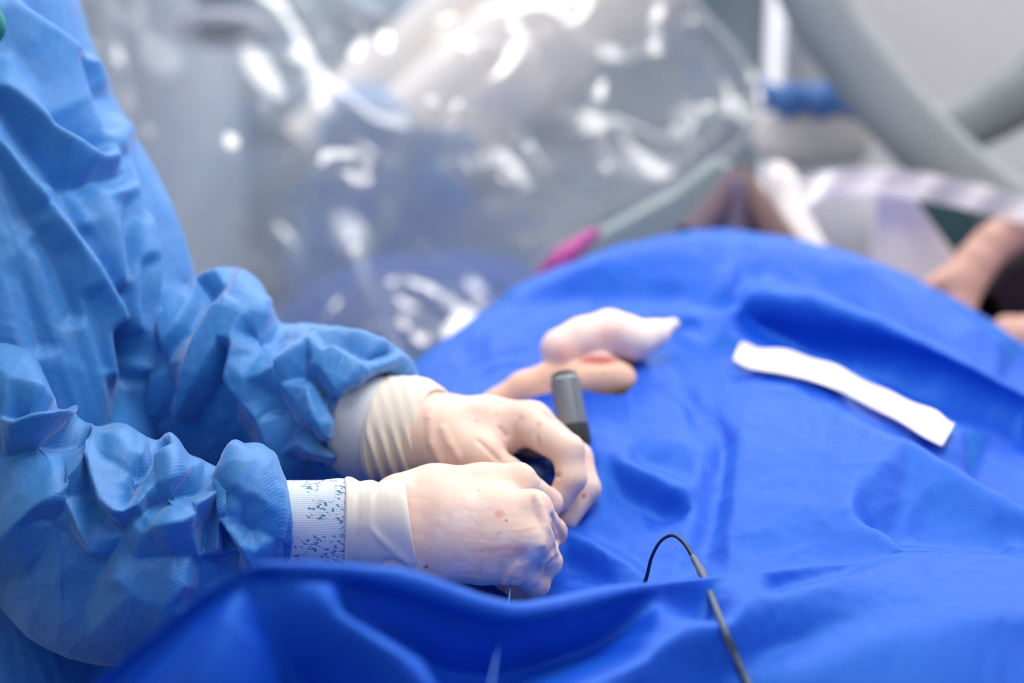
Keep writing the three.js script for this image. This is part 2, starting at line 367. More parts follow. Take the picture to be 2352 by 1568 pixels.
SURGICAL_LAMPS.forEach((l, i) => {
  const at = V(...l.at), to = V(...l.to), dir = to.clone().sub(at).normalize();
  const o = thing('surgical_lamp', ['round surgical lamp head hanging over the patient', 'round surgical lamp head hanging behind the surgeon'][i], 'lamp', at, 'surgical lamps');
  const turn = new THREE.Quaternion().setFromUnitVectors(V(0, -1, 0), dir);
  const head = new THREE.LatheGeometry([[0, 0.10], [0.06, 0.10], [l.r * 0.8, 0.075], [l.r + 0.03, 0.03], [l.r + 0.03, 0.0], [l.r + 0.01, -0.004], [l.r, 0.0], [0, 0.0]].map(p => new THREE.Vector2(...p)), 48);
  const hd = mesh('head', head, M.fitting, o); hd.quaternion.copy(turn);
  const gl = mesh('lens', new THREE.CylinderGeometry(l.r - 0.01, l.r - 0.01, 0.006, 48), M.glow, o); gl.quaternion.copy(turn); gl.position.copy(dir.clone().multiplyScalar(0.003));
  const arm = [at.clone().addScaledVector(dir, -0.09), at.clone().add(V(-0.1, 0.35, -0.05)), V(at.x - 0.1, 2.6, at.z - 0.1), V(at.x - 0.1, 2.92, at.z - 0.1)];
  part('arm', tubeAlong(arm, 0.022, 16), M.fitting, o);
  const s = l.r * Math.sqrt(Math.PI), q = new THREE.RectAreaLight(new THREE.Color(...l.c), l.L, s, s); q.position.copy(at.clone().addScaledVector(dir, 0.012)); q.lookAt(to); q.name = 'lamp beam'; scene.add(q);
});

// ------------------------------------------------------------------ the drape over the patient
const T = {
  yr: table([[-200, 1980], [100, 1720], [240, 1570], [300, 1516], [400, 1432], [500, 1352], [560, 1320], [620, 1306], [700, 1308], [800, 1314], [900, 1328], [1000, 1358], [1100, 1390], [1180, 1404], [1260, 1394], [1380, 1366], [1480, 1342], [1600, 1324], [1800, 1304], [2000, 1280], [2100, 1272], [2200, 1275], [2352, 1290], [2900, 1330], [4600, 1360]]),
  dr: table([[-200, 0.70], [400, 0.71], [800, 0.735], [1180, 0.765], [1480, 0.84], [1800, 0.895], [2100, 0.92], [2900, 0.90], [4600, 0.88]]),
  yf: table([[-200, 2300], [200, 1950], [400, 1650], [600, 1470], [800, 1425], [1000, 1406], [1180, 1394], [1300, 1372], [1480, 1332], [1800, 1294], [2100, 1258], [2352, 1275], [4600, 1300]]),
  df: table([[-200, 0.97], [1480, 0.97], [2100, 0.955], [4600, 0.95]]),
  yc: table([[-200, 2100], [300, 1750], [500, 1420], [700, 1180], [850, 965], [950, 836], [1000, 792], [1100, 722], [1200, 655], [1300, 610], [1400, 576], [1500, 550], [1600, 528], [1660, 524], [1740, 537], [1800, 546], [1900, 572], [2000, 604], [2100, 642], [2200, 692], [2300, 756], [2352, 790], [2600, 880], [3000, 940], [4600, 980]]),
  dc: table([[-200, 1.25], [900, 1.36], [1300, 1.45], [1700, 1.50], [2100, 1.46], [2600, 1.40], [4600, 1.36]]),
  drop: table([[-200, 0.09], [1180, 0.075], [1480, 0.03], [2100, 0.008], [4600, 0.008]]),
};
const DV = [0, 1, 2, 3, 4, 5, 6, 7, 8, 9, 10, 11];   // rows of the profile
function drapeColumn(x) {
  const yr = T.yr(x), dr = T.dr(x), yf = T.yf(x), df = T.df(x), yc = T.yc(x), dc = T.dc(x), fall = lerp(1, 0.65, sstep(1300, 2100, x));
  const mid = (f, s) => [lerp(yf, yc, f), 1 / lerp(1 / df, 1 / dc, s)];
  const steep = sstep(1100, 2200, x), bench = sstep(1350, 1650, x);
  return [
    [yr + 1300, dr - 0.15], [yr + 620, dr - lerp(0.06, 0.16, steep)], [yr + 190, dr - lerp(0.028, 0.075, steep)], [yr + 40, dr - lerp(0.008, 0.018, steep)], [yr, dr], [Math.max(yf, yr) + lerp(40, 6, steep), lerp(dr, df, 0.55)],
    [yf, df], mid(0.32, lerp(0.30, 0.33, bench)), mid(lerp(0.7, 0.62, bench), lerp(0.62, 0.655, bench)), mid(lerp(0.92, 0.83, bench), lerp(0.85, 0.745, bench)), [yc, dc], [yc + 60, dc + 0.13], [yc + 420, dc + 0.24],
  ];
}
const DROWS = 13, RIDGE = 4, FLOOR = 6, CREST = 10;
const frontNet = foldNet([
  [[595, 1352, 0], [640, 1440, -12], [720, 1568, -26], [780, 1680, -26]],
  [[640, 1330, 6], [760, 1420, 12], [900, 1520, 16], [980, 1600, 18]],
  [[560, 1345, 6], [520, 1450, 8], [480, 1568, 8], [450, 1700, 6]],
  [[620, 1500, -6], [640, 1600, -8]],
  [[700, 1316, 5], [830, 1328, 6], [960, 1366, 6], [1090, 1404, 6], [1180, 1420, 6], [1290, 1402, 6], [1400, 1376, 6], [1480, 1356, 6]],
  [[820, 1390, -12], [960, 1440, -22], [1120, 1490, -26], [1300, 1480, -26], [1440, 1430, -16]],
  [[1050, 1568, -20], [1250, 1560, -22], [1420, 1500, -12]],
  [[1140, 1640, 16], [1320, 1560, 18], [1520, 1480, 16], [1700, 1420, 14], [1900, 1360, 12], [2080, 1300, 6]],
  [[1480, 1370, 4], [1580, 1400, -6], [1640, 1430, -7]],
  [[1560, 1345, 4], [1700, 1330, 4], [1900, 1310, 3]],
  [[1780, 1360, -5], [1960, 1320, -3]],
  [[1640, 1568, 4], [1900, 1460, 5], [2150, 1400, 6], [2352, 1340, 6]],
  [[1800, 1568, 12], [2050, 1500, 12], [2352, 1450, 12]],
], [[[100, 1900], [240, 1600], [400, 1440], [560, 1330], [620, 1316]], [[1600, 1326], [1800, 1306], [2100, 1274], [2352, 1292]], [[100, 1900], [1000, 1900], [2500, 1900]]], [0, 1250, 2500, 1950], 4, 4, 2);
const mainNet = foldNet([
  // band along the crest
  [[1010, 800, 0], [1150, 705, -3], [1300, 664, -9], [1420, 650, -11], [1560, 652, -11], [1690, 668, -10]],
  [[1180, 668, 3], [1300, 634, 6], [1450, 600, 8], [1600, 574, 9], [1700, 568, 9], [1850, 596, 9], [2000, 642, 9], [2150, 706, 8], [2300, 792, 6]],
  [[1720, 620, -3], [1860, 652, -7], [2000, 706, -8], [2160, 770, -8], [2352, 880, -6]],
  [[1660, 600, 4], [1670, 640, 2]], [[1740, 610, 5], [1765, 640, 2]],
  // long fold running down to the right
  [[1690, 690, -3], [1760, 740, -9], [1860, 792, -11], [1980, 836, -10], [2120, 890, -10], [2260, 946, -9], [2352, 990, -8]],
  [[1720, 680, 6], [1850, 706, 10], [2000, 762, 12], [2150, 830, 12], [2352, 930, 10]],
  [[1690, 790, 6], [1820, 828, 6], [1950, 876, 6], [2080, 946, 6], [2200, 1010, 5]],
  [[1690, 696, 2], [1664, 750, 6], [1620, 810, 6]], [[1600, 740, -4], [1640, 700, -5]],
  // fold from the far middle to the right edge
  [[1870, 920, 3], [1940, 980, 7], [2010, 1024, 9], [2080, 1054, 10], [2200, 1130, 9], [2352, 1214, 8]],
  [[1960, 930, -3], [2080, 1000, -6], [2240, 1080, -8], [2352, 1130, -8]],
  [[2080, 1056, 10], [2000, 1116, 8], [1900, 1172, 6], [1770, 1226, 4]],
  [[1940, 1186, 7], [1990, 1226, 6], [2075, 1272, 5]],
  [[2010, 1200, -8], [2120, 1200, -10], [2300, 1246, -8]], [[2080, 1120, 0], [2200, 1180, -4], [2352, 1240, -4]],
  [[1720, 1270, 0], [1860, 1246, 1]],
  // short folds near the hands
  [[1390, 1062, 3], [1450, 1092, 6], [1500, 1116, 6], [1560, 1148, 5]], [[1430, 1120, -4], [1520, 1160, -7], [1580, 1160, -6]],
  [[1640, 930, -1], [1662, 1010, -6], [1650, 1100, -6], [1632, 1200, -6], [1600, 1290, -4]],
  [[1700, 1000, 3], [1690, 1120, 3], [1680, 1220, 2]], [[1570, 960, 2], [1600, 1060, 2], [1580, 1210, 1]],
  [[1430, 1000, 1], [1540, 1030, 4], [1620, 1040, 2]], [[1480, 1060, -3], [1590, 1090, -3]],
  [[1300, 1232, 4], [1370, 1268, 5], [1450, 1312, 4]], [[1330, 1200, -3], [1440, 1250, -4]], [[1290, 1290, -3], [1390, 1330, -2]],
  [[1590, 830, 2], [1610, 900, 2]], [[1560, 850, -2], [1600, 960, -4]],
  [[1130, 780, 2], [1240, 722, 2], [1330, 690, 1]],
], [[[900, 900], [1000, 794], [1200, 657], [1400, 578], [1600, 530], [1740, 538], [1900, 574], [2100, 644], [2352, 790]], [[900, 1400], [1180, 1392], [1480, 1334], [1800, 1296], [2100, 1262], [2352, 1280]], [[1120, 915], [1245, 790], [1400, 712], [1575, 722], [1465, 905], [1330, 900]]], [880, 480, 2700, 1420], 3, 3, 2);
const EAR_HOLE = [[1108, 922], [1180, 868], [1250, 836], [1275, 800], [1330, 778], [1400, 762], [1470, 776], [1490, 790], [1480, 815], [1458, 838], [1462, 880], [1436, 912], [1380, 908], [1336, 896], [1258, 902], [1180, 908]];
// columns lie close together inside the picture and far apart outside it
const drapeCols = []; for (let x = -200; x < 60; x += 20) drapeCols.push(x); for (let x = 60; x < 2420; x += 5) drapeCols.push(x); for (let x = 2420; x <= 4600; x += 40) drapeCols.push(x);
const DNV = 420;
const drapeT = j => { const f = j / DNV; return f < 0.06 ? f / 0.06 * 2 : f < 0.30 ? 2 + (f - 0.06) / 0.24 * 2.2 : f < 0.40 ? 4.2 + (f - 0.30) / 0.10 * 1.6 : f < 0.92 ? 5.8 + (f - 0.40) / 0.52 * 4.4 : 10.2 + (f - 0.92) / 0.08 * 1.8; };
const drapePx = [];                        // [px, py, depth] of the unfolded cloth
function buildDrape() {
  const nu = drapeCols.length - 1, nv = DNV, N = (nu + 1) * (nv + 1), base = new Float32Array(N * 3);
  drapeCols.forEach((x, i) => {
    const rows = drapeColumn(x);
    for (let j = 0; j <= nv; j++) { const [py, d] = catmull(rows, drapeT(j)), q = P(x, py, d), k = i * (nv + 1) + j; base.set([q.x, q.y, q.z], 3 * k); drapePx.push([x, py, d]); }
  });
  const nrm = gridGeometry(nu, nv, base).attributes.normal, pts = new Float32Array(N * 3);
  const mid = 300 * (nv + 1) + 250, sign = nrm.getY(mid) > 0 ? 1 : -1;
  for (let k = 0; k < N; k++) {
    const t = drapeT(k % (nv + 1)), [x, y] = drapePx[k];
    const wf = sstep(4.3, 3.9, t), wm = sstep(5.7, 6.05, t) * sstep(10.3, 9.95, t);
    let h = (wf > 0 ? 1.3 * wf * frontNet(x, y) : 0) + (wm > 0 ? 1.9 * wm * mainNet(x, y) : 0);
    const bx = base[3 * k], bz = base[3 * k + 2];
    h += 0.010 * (fbm(bx * 9, bz * 9, 1, 3) - 0.45) + 0.0045 * (ridged(bx * 16 + 3, bz * 16, 2, 2) - 0.3) * sstep(0.9, 1.0, drapePx[k][2]);
    h += 0.0006 * (noise(bx * 160, bz * 160, 5) - 0.5);
    for (let a = 0; a < 3; a++) pts[3 * k + a] = base[3 * k + a] + sign * h * nrm.array[3 * k + a];
  }
  const keep = (i, j) => { const k = i * (nv + 1) + j; return !(drapeT(j) > 6.5 && drapeT(j) < 10 && inPoly(EAR_HOLE, drapePx[k][0] + 2, drapePx[k][1])); };
  const g = gridGeometry(nu, nv, pts, metreUV(nu, nv, pts), keep);
  if (sign < 0) { const ix = g.index.array; for (let i = 0; i < ix.length; i += 3) { const t = ix[i]; ix[i] = ix[i + 1]; ix[i + 1] = t; } g.computeVertexNormals(); }
  return { g, pts, nu, nv };
}
const DR = buildDrape();
tag(mesh('surgical_drape', DR.g, M.drape), 'royal blue woven surgical drape spread in folds over the patient', 'drape');
// depth of the finished drape at a pixel on the side beyond the front fold
function drapeDepth(px, py, before = false) {
  let best = 1e9, dd = 1.2, near = 1e9;
  for (let i = 0; i <= DR.nu; i++) {
    if (Math.abs(drapeCols[i] - px) > 30) continue;
    for (let j = 0; j <= DR.nv; j++) {
      if (before ? drapeT(j) < 0.5 || drapeT(j) > 5 : drapeT(j) < 5.9 || drapeT(j) > 10) continue;
      const k = i * (DR.nv + 1) + j, q = toPx(V(DR.pts[3 * k], DR.pts[3 * k + 1], DR.pts[3 * k + 2])), e = (q[0] - px) ** 2 + (q[1] - py) ** 2;
      if (e < best) { best = e; dd = q[2]; }
      if (e < (before ? 60 : 14)) near = Math.min(near, q[2]);
    }
  }
  return Math.min(near, dd);
}
const onDrape = (px, py, lift = 0) => P(px, py, drapeDepth(px, py)).add(V(0, lift, 0));

// ------------------------------------------------------------------ operating table under the drape
M.pad = plain('black table pad', 0.02, 0.02, 0.025, 0.6);
M.steel = plain('steel', 0.6, 0.6, 0.62, 0.3, { metalness: 1 });
{
  const o = thing('operating_table', 'padded operating table hidden under the blue drape', 'table', V(0.75, 0, -1.2));
  const add = (name, g, m, x, y, z) => { const q = mesh(name, g, m, o); q.position.set(x, y, z); };
  add('pad', new RoundedBoxGeometry(1.5, 0.06, 0.34, 3, 0.02), M.pad, 0, 0.76, 0);
  add('top', new RoundedBoxGeometry(1.5, 0.05, 0.36, 2, 0.01), M.steel, 0, 0.70, 0);
  add('column', new THREE.CylinderGeometry(0.13, 0.16, 0.62, 32), M.steel, 0, 0.37, 0);
  add('foot', new RoundedBoxGeometry(0.9, 0.06, 0.34, 2, 0.02), M.steel, 0, 0.03, 0);
}

// ------------------------------------------------------------------ people: a continuous body with a head and a face
const SKIN = { fair: [0.62, 0.36, 0.27], tan: [0.60, 0.34, 0.27] };
function headField(c, look, s = 1) {       // c centre of the skull, look = unit vector the face turns to
  const up = V(0, 1, 0).addScaledVector(look, -look.y).normalize(), right = look.clone().cross(up).normalize();
  const at = (x, y, z) => c.clone().addScaledVector(right, x * s).addScaledVector(up, y * s).addScaledVector(look, z * s);
  const skull = capsule(at(0, 0.02, -0.025), at(0, 0.015, 0.02), 0.092 * s, 0.083 * s), jaw = capsule(at(0, -0.05, 0.02), at(0, -0.085, 0.06), 0.062 * s, 0.034 * s);
  const nose = capsule(at(0, 0.0, 0.098), at(0, -0.035, 0.118), 0.009 * s, 0.014 * s), brow = capsule(at(-0.035, 0.018, 0.088), at(0.035, 0.018, 0.088), 0.011 * s, 0.011 * s);
  const lip = capsule(at(-0.02, -0.062, 0.092), at(0.02, -0.062, 0.092), 0.008 * s, 0.008 * s);
  const ears = [-1, 1].map(k => capsule(at(k * 0.086, 0.02, -0.01), at(k * 0.084, -0.03, 0.0), 0.016 * s, 0.011 * s));
  const eyes = [-1, 1].map(k => capsule(at(k * 0.032, 0.0, 0.084), at(k * 0.033, 0.0, 0.084), 0.013 * s, 0.013 * s));
  return (x, y, z) => {
    let d = smin(skull(x, y, z), jaw(x, y, z), 0.05);
    d = smin(d, brow(x, y, z), 0.015); d = smin(d, nose(x, y, z), 0.014); d = smin(d, lip(x, y, z), 0.012);
    for (const e of eyes) d = smin(d, e(x, y, z), 0.004);
    for (const e of ears) d = smin(d, e(x, y, z), 0.006);
    return d;
  };
}
function bodyGeometry(limbs, head, colour, cell = 0.012, k1 = 0.03, k2 = 0.05) {   // limbs: chains [[Vector3, radius], ...]
  const fs = limbs.map(l => chain(l, k1));
  const b = new THREE.Box3(); for (const l of limbs) b.union(bounds(l, 0.03));
  if (head) { b.expandByPoint(head.c.clone().addScalar(0.16)); b.expandByPoint(head.c.clone().addScalar(-0.16)); }
  const hf = head ? headField(head.c, head.look) : null;
  const f = (x, y, z) => { let d = fs[0](x, y, z); for (let i = 1; i < fs.length; i++) d = smin(d, fs[i](x, y, z), k2); if (hf) d = smin(d, hf(x, y, z), 0.02); return d; };
  return surfaceNets(f, b.min, b.max, cell, colour);
}

// ------------------------------------------------------------------ the surgeon: gown, sleeves, cuffs, gloves
const surgeon = thing('person', 'surgeon in a light blue gown with both gloved hands working over the drape', 'person', V(-0.47, 0, -1.16));
const wristR = P(850, 1210, 0.963), wristL = P(915, 985, 1.08), elbowR = P(-60, 1150, 1.0), elbowL = P(430, 880, 1.17);
{
  const limbs = [
    [[V(-0.50, 1.40, -1.16), 0.07], [V(-0.50, 1.25, -1.16), 0.105], [V(-0.50, 1.05, -1.16), 0.11], [V(-0.50, 0.92, -1.16), 0.12]],
    [[V(-0.54, 1.37, -1.08), 0.05], [V(-0.50, 1.22, -1.10), 0.09], [V(-0.50, 0.95, -1.10), 0.09]],
    [[V(-0.54, 1.37, -1.24), 0.05], [V(-0.50, 1.22, -1.22), 0.09], [V(-0.50, 0.95, -1.22), 0.09]],
    [[V(-0.54, 1.38, -1.06), 0.045], [V(-0.52, 1.20, -1.06), 0.035], [elbowR, 0.028], [P(300, 1235, 0.99), 0.024], [P(640, 1212, 0.972), 0.020], [wristR, 0.020]],
    [[V(-0.54, 1.38, -1.26), 0.045], [V(-0.48, 1.20, -1.24), 0.035], [elbowL, 0.028], [P(650, 935, 1.125), 0.024], [wristL, 0.020]],
    [[V(-0.50, 1.40, -1.16), 0.055], [V(-0.46, 1.52, -1.16), 0.052]],
    [[V(-0.50, 0.92, -1.07), 0.09], [V(-0.48, 0.5, -1.06), 0.06], [V(-0.5, 0.09, -1.05), 0.04], [V(-0.40, 0.035, -1.04), 0.03]],
    [[V(-0.50, 0.92, -1.25), 0.09], [V(-0.48, 0.5, -1.26), 0.06], [V(-0.5, 0.09, -1.27), 0.04], [V(-0.40, 0.035, -1.28), 0.03]],
  ];
  part('body', bodyGeometry(limbs, { c: V(-0.42, 1.63, -1.16), look: V(0.85, -0.5, 0.1).normalize() }, () => SKIN.fair), M.skin, surgeon);
  // cap and mask
  const look = V(0.85, -0.5, 0.1).normalize(), cap = new THREE.SphereGeometry(0.112, 40, 24, 0, Math.PI * 2, 0, Math.PI * 0.5);
  M.cap = plain('cap cloth', 0.12, 0.30, 0.55, 0.8);
  const q = new THREE.Quaternion().setFromUnitVectors(V(0, 1, 0), V(-0.25, 1, 0).normalize());
  cap.applyQuaternion(q); cap.translate(-0.435, 1.655, -1.16); part('cap', cap, M.cap, surgeon);
  const mask = new THREE.SphereGeometry(0.075, 32, 20, 0, Math.PI, Math.PI * 0.2, Math.PI * 0.6); mask.scale(1, 1, 0.8);
  mask.applyQuaternion(new THREE.Quaternion().setFromUnitVectors(V(0, 0, 1), look)); const mc = V(-0.42, 1.63, -1.16).addScaledVector(look, 0.065).add(V(-0.025, -0.06, 0)); mask.translate(mc.x, mc.y, mc.z);
  part('mask', mask, M.cap, surgeon);
}
// body of the gown: [right silhouette] from shoulder down
const torsoNet = foldNet([
  [[24, 12, 6], [92, 67, 9], [147, 110, 9], [202, 153, 8], [245, 202, 5]],
  [[60, 10, -3], [104, 49, -7], [150, 85, -7], [190, 122, -6]],
  [[0, 208, 9], [92, 282, 11], [147, 331, 12], [208, 367, 11], [263, 374, 8]],
  [[20, 110, 0], [90, 200, -1], [110, 290, -2]],
  [[129, 300, -7], [180, 318, -8], [215, 345, -8]],
  [[141, 116, 9], [184, 208, 6], [233, 306, 6], [251, 343, 4]],
  [[165, 130, -2], [205, 190, -5], [222, 260, -5]],
  [[0, 245, -3], [73, 343, -9], [135, 429, -10], [190, 430, -8], [235, 410, -6]],
  [[0, 325, 5], [73, 423, 8], [141, 520, 10], [208, 612, 10], [255, 680, 8], [294, 729, 5]],
  [[0, 380, -4], [60, 490, -5], [120, 610, -4], [170, 720, -3]],
  [[220, 416, 3], [263, 533, 6], [294, 643, 5]],
  [[165, 500, -6], [205, 560, -6], [250, 630, -5], [285, 690, -3]],
  [[153, 582, 2], [190, 704, 4], [220, 857, 3]], [[200, 690, -1], [238, 850, -1]], [[245, 735, 3], [269, 857, 3]],
  [[0, 612, 2], [37, 735, 3], [70, 820, 3]], [[40, 640, -2], [90, 800, -2]], [[90, 600, 1], [140, 800, 2]],
  [[303, 470, -4], [303, 560, -10], [300, 650, -9], [301, 735, -12], [307, 800, -22], [311, 860, -20], [312, 900, -10]],
  [[318, 520, 3], [313, 620, 4], [312, 700, 5], [324, 760, 7]],
  [[263, 288, 4], [285, 340, 5], [310, 420, 4], [322, 480, 3]],
  [[233, 214, -5], [236, 300, -5]], [[282, 367, -6], [290, 400, -5]],
  [[300, 331, -3], [343, 429, -7], [367, 520, -8], [380, 612, -7], [372, 700, -6]],
  [[282, 276, 6], [320, 340, 7], [350, 400, 8], [385, 500, 8], [410, 580, 6], [425, 640, 4]],
  [[343, 500, 4], [360, 580, 5], [364, 643, 6], [358, 740, 6], [349, 827, 5]],
  [[331, 612, -3], [334, 700, -5], [330, 765, -4]],
  [[334, 845, 5], [350, 850, 4]],
  [[170, 420, -6], [200, 470, -2], [180, 520, 0], [215, 500, 1], [225, 540, -2]],
  [[120, 430, 1], [110, 470, 3], [60, 560, -1]],
  [[395, 700, 2], [372, 790, 3], [352, 880, 2]],
], [[[180, 0], [250, 190], [300, 300], [370, 430], [430, 580], [450, 640]], [[-80, 0], [-80, 1000]], [[-80, 1000], [400, 1000]], [[-80, -40], [180, -40]]], [-100, -60, 480, 1020], 2, 3, 3);
const torsoStations = [];
{
  const right = table([[-900, -150], [-300, 60], [-120, 120], [0, 182], [120, 222], [200, 256], [300, 304], [430, 372], [560, 424], [640, 448], [760, 452], [900, 440], [1200, 420], [1600, 400], [2200, 400], [3600, 420]]);
  for (const y of [-700, -420, -200, -80, 0, 80, 160, 240, 320, 400, 480, 560, 640, 720, 800, 900, 1000, 1200, 1500, 1900, 2500, 3300]) {
    const rx = right(y), lx = -640 - Math.max(0, y - 600) * 0.03 + Math.max(0, -y) * 0.3, close = y < -200 ? sstep(-760, -200, y) : 1;
    const c = (rx + lx) / 2;
    torsoStations.push([lerp(c, rx, close), y, c, y, lerp(c, lx, close), y, 1.19, lerp(0.06, 0.185, close)]);
  }
}
const gown = part('gown', loft(torsoStations, 420, 360, (x, y, t, th) => 1.75 * front(th) * (y > -60 && y < 1010 && x > -100 ? torsoNet(x, y) : 0)
  + 0.004 * (ridged(x * 0.012 - y * 0.004, y * 0.0022, 3, 3) - 0.3) + 0.0009 * (ridged(x * 0.07 - y * 0.018, y * 0.006, 8, 2) - 0.3) * sstep(420, 640, y)), M.gown, surgeon);
// near sleeve
const nearNet = foldNet([
  [[3, 962, 6], [34, 990, 14], [80, 972, 15], [138, 953, 12], [175, 966, 9], [210, 988, 6]],
  [[0, 950, -6], [40, 946, -12], [80, 946, -12], [117, 951, -4]],
  [[20, 880, 4], [80, 890, 5], [110, 920, 4]],
  [[0, 1049, -9], [52, 1030, -10], [120, 1014, -9], [180, 1006, -7], [200, 1006, -4]],
  [[222, 992, 4], [226, 1026, 8], [213, 1049, 10], [186, 1083, 10], [138, 1124, 9], [69, 1183, 9], [0, 1238, 9], [-60, 1280, 8]],
  [[222, 1042, 9], [230, 1075, 11], [238, 1107, 12], [255, 1159, 12], [275, 1180, 10]],
  [[203, 1085, 2], [214, 1124, -6], [228, 1165, -8], [232, 1186, -6]],
  [[150, 1135, 2], [165, 1170, 6], [190, 1215, 7], [220, 1268, 5]],
  [[100, 1190, -2], [150, 1220, -4], [190, 1270, -4]],
  [[296, 1186, -3], [270, 1226, -8], [241, 1272, -8], [220, 1320, -7], [190, 1400, -5]],
  [[228, 1052, 4], [268, 1070, 0], [300, 1080, -4], [320, 1094, -6]],
  [[300, 990, 2], [270, 1010, 5], [235, 1015, 6]],
  [[390, 1002, -3], [372, 1020, -8], [355, 1042, -10], [331, 1083, -10], [320, 1096, -9], [300, 1138, -8], [293, 1152, -5]],
  [[300, 1040, 2], [330, 1045, 0]],
  [[400, 1020, 2], [382, 1042, 5], [365, 1049, 5], [345, 1085, 3], [330, 1110, 1], [310, 1146, 2]],
  [[270, 1120, 2], [280, 1150, 2]],
  [[286, 1182, 8], [310, 1168, 8], [336, 1142, 6], [358, 1124, 4], [390, 1105, 3], [430, 1085, 3]],
  [[330, 1178, -1], [344, 1160, -5], [380, 1142, -7], [427, 1128, -8], [465, 1115, -8], [482, 1108, -7], [496, 1084, -4]],
  [[322, 1228, 2], [350, 1220, 6], [379, 1210, 8], [415, 1190, 9], [448, 1168, 9], [485, 1148, 8], [503, 1136, 8], [514, 1104, 6]],
  [[310, 1290, -4], [379, 1282, -5], [430, 1280, -5], [472, 1279, -3]],
  [[380, 1245, 2], [440, 1220, 2]], [[270, 1330, 2], [370, 1400, 5], [420, 1340, 3]],
  [[496, 1169, -4], [486, 1210, -9], [480, 1262, -9], [474, 1317, -8], [470, 1380, -6]],
  [[500, 1200, 4], [497, 1260, 4]],
  [[551, 1024, 8], [543, 1050, 9], [534, 1085, 10], [520, 1130, 10], [513, 1172, 9], [527, 1198, 8], [540, 1220, 7], [548, 1241, 7], [558, 1270, 7], [566, 1290, 6]],
  [[515, 1080, -3], [530, 1062, -4]],
  [[510, 1215, -5], [518, 1208, -7], [526, 1228, -12], [534, 1262, -14], [543, 1298, -12], [530, 1330, -8]],
  [[545, 1135, 3], [560, 1165, -1], [552, 1205, -5], [572, 1218, -4], [597, 1220, 0]],
  [[551, 1132, 4], [590, 1140, 4], [630, 1175, 4]], [[575, 1264, 5], [600, 1240, 4], [640, 1232, 3]],
  [[585, 1060, 5], [610, 1080, 4], [625, 1110, 3]],
  [[645, 1130, 3], [655, 1180, 4], [660, 1240, 4]],
  [[60, 1330, -3], [120, 1400, -2], [200, 1460, 0]], [[0, 1330, -2], [60, 1420, 0]],
], [[[-150, 790], [0, 788], [72, 810], [117, 892], [138, 948], [212, 985], [240, 978], [282, 972], [330, 998], [362, 1006], [393, 994], [434, 1044], [519, 1074], [552, 1022], [590, 1018], [632, 1040], [652, 1100], [667, 1193], [667, 1300]], [[-150, 1350], [0, 1440], [150, 1520], [400, 1490], [667, 1310]]], [-160, 760, 700, 1560], 1, 3, 2);
const nearTop = table([[-160, 800], [-60, 784], [0, 788], [40, 794], [72, 808], [95, 845], [117, 894], [138, 948], [170, 970], [212, 986], [240, 978], [262, 972], [285, 973], [310, 985], [340, 1003], [362, 1008], [380, 996], [393, 993], [410, 1012], [434, 1044], [475, 1060], [505, 1074], [524, 1074], [536, 1046], [551, 1024], [570, 1018], [592, 1018], [612, 1028], [632, 1042], [644, 1070], [655, 1110]]);
const nearBot = table([[-160, 1300], [0, 1395], [60, 1460], [150, 1508], [260, 1530], [400, 1510], [500, 1440], [600, 1365], [655, 1312]]);
const nearStations = [];
for (const x of [-160, -100, -50, 0, 36, 62, 80, 95, 108, 120, 132, 145, 165, 190, 212, 228, 245, 262, 280, 300, 320, 340, 362, 380, 394, 410, 432, 460, 490, 510, 522, 533, 543, 553, 568, 584, 600, 618, 632, 644]) { const t = nearTop(x), b = nearBot(x); nearStations.push([x, t, x + 6 * sstep(500, 640, x), (t + b) / 2, x, b, lerp(0.985, 0.965, sstep(0, 600, x)), Math.min(0.075, (b - t) / 2 / 3500 * 0.92)]); }
nearStations.push([654, 1096, 666, 1200, 660, 1306, 0.964, 0.034], [652, 1106, 662, 1200, 658, 1300, 0.964, 0.030], [640, 1112, 650, 1200, 646, 1295, 0.964, 0.027], [610, 1116, 620, 1200, 620, 1290, 0.964, 0.026]);
const sleeveNear = part('sleeve', loft(nearStations, 420, 340, (x, y, t, th) => (t < nearStations.length - 3.6 ? 1 : 0.3) * 1.35 * front(th) * nearNet(x, y) + 0.0015 * (ridged(x * 0.016 + y * 0.008, y * 0.014 - x * 0.005, 4, 3) - 0.3)), M.gown, gown);
// the upper part of the near sleeve, from the shoulder down to the elbow
part('upper_sleeve', tubeAlong([V(-0.55, 1.40, -1.10), V(-0.545, 1.30, -1.06), V(-0.53, 1.20, -1.02), P(-300, 760, 1.0), P(-190, 960, 0.995), P(-110, 1090, 0.99)], t => 0.072 + 0.004 * Math.sin(t * 31) + 0.003 * Math.sin(t * 53), 40, 14), M.gown, gown);
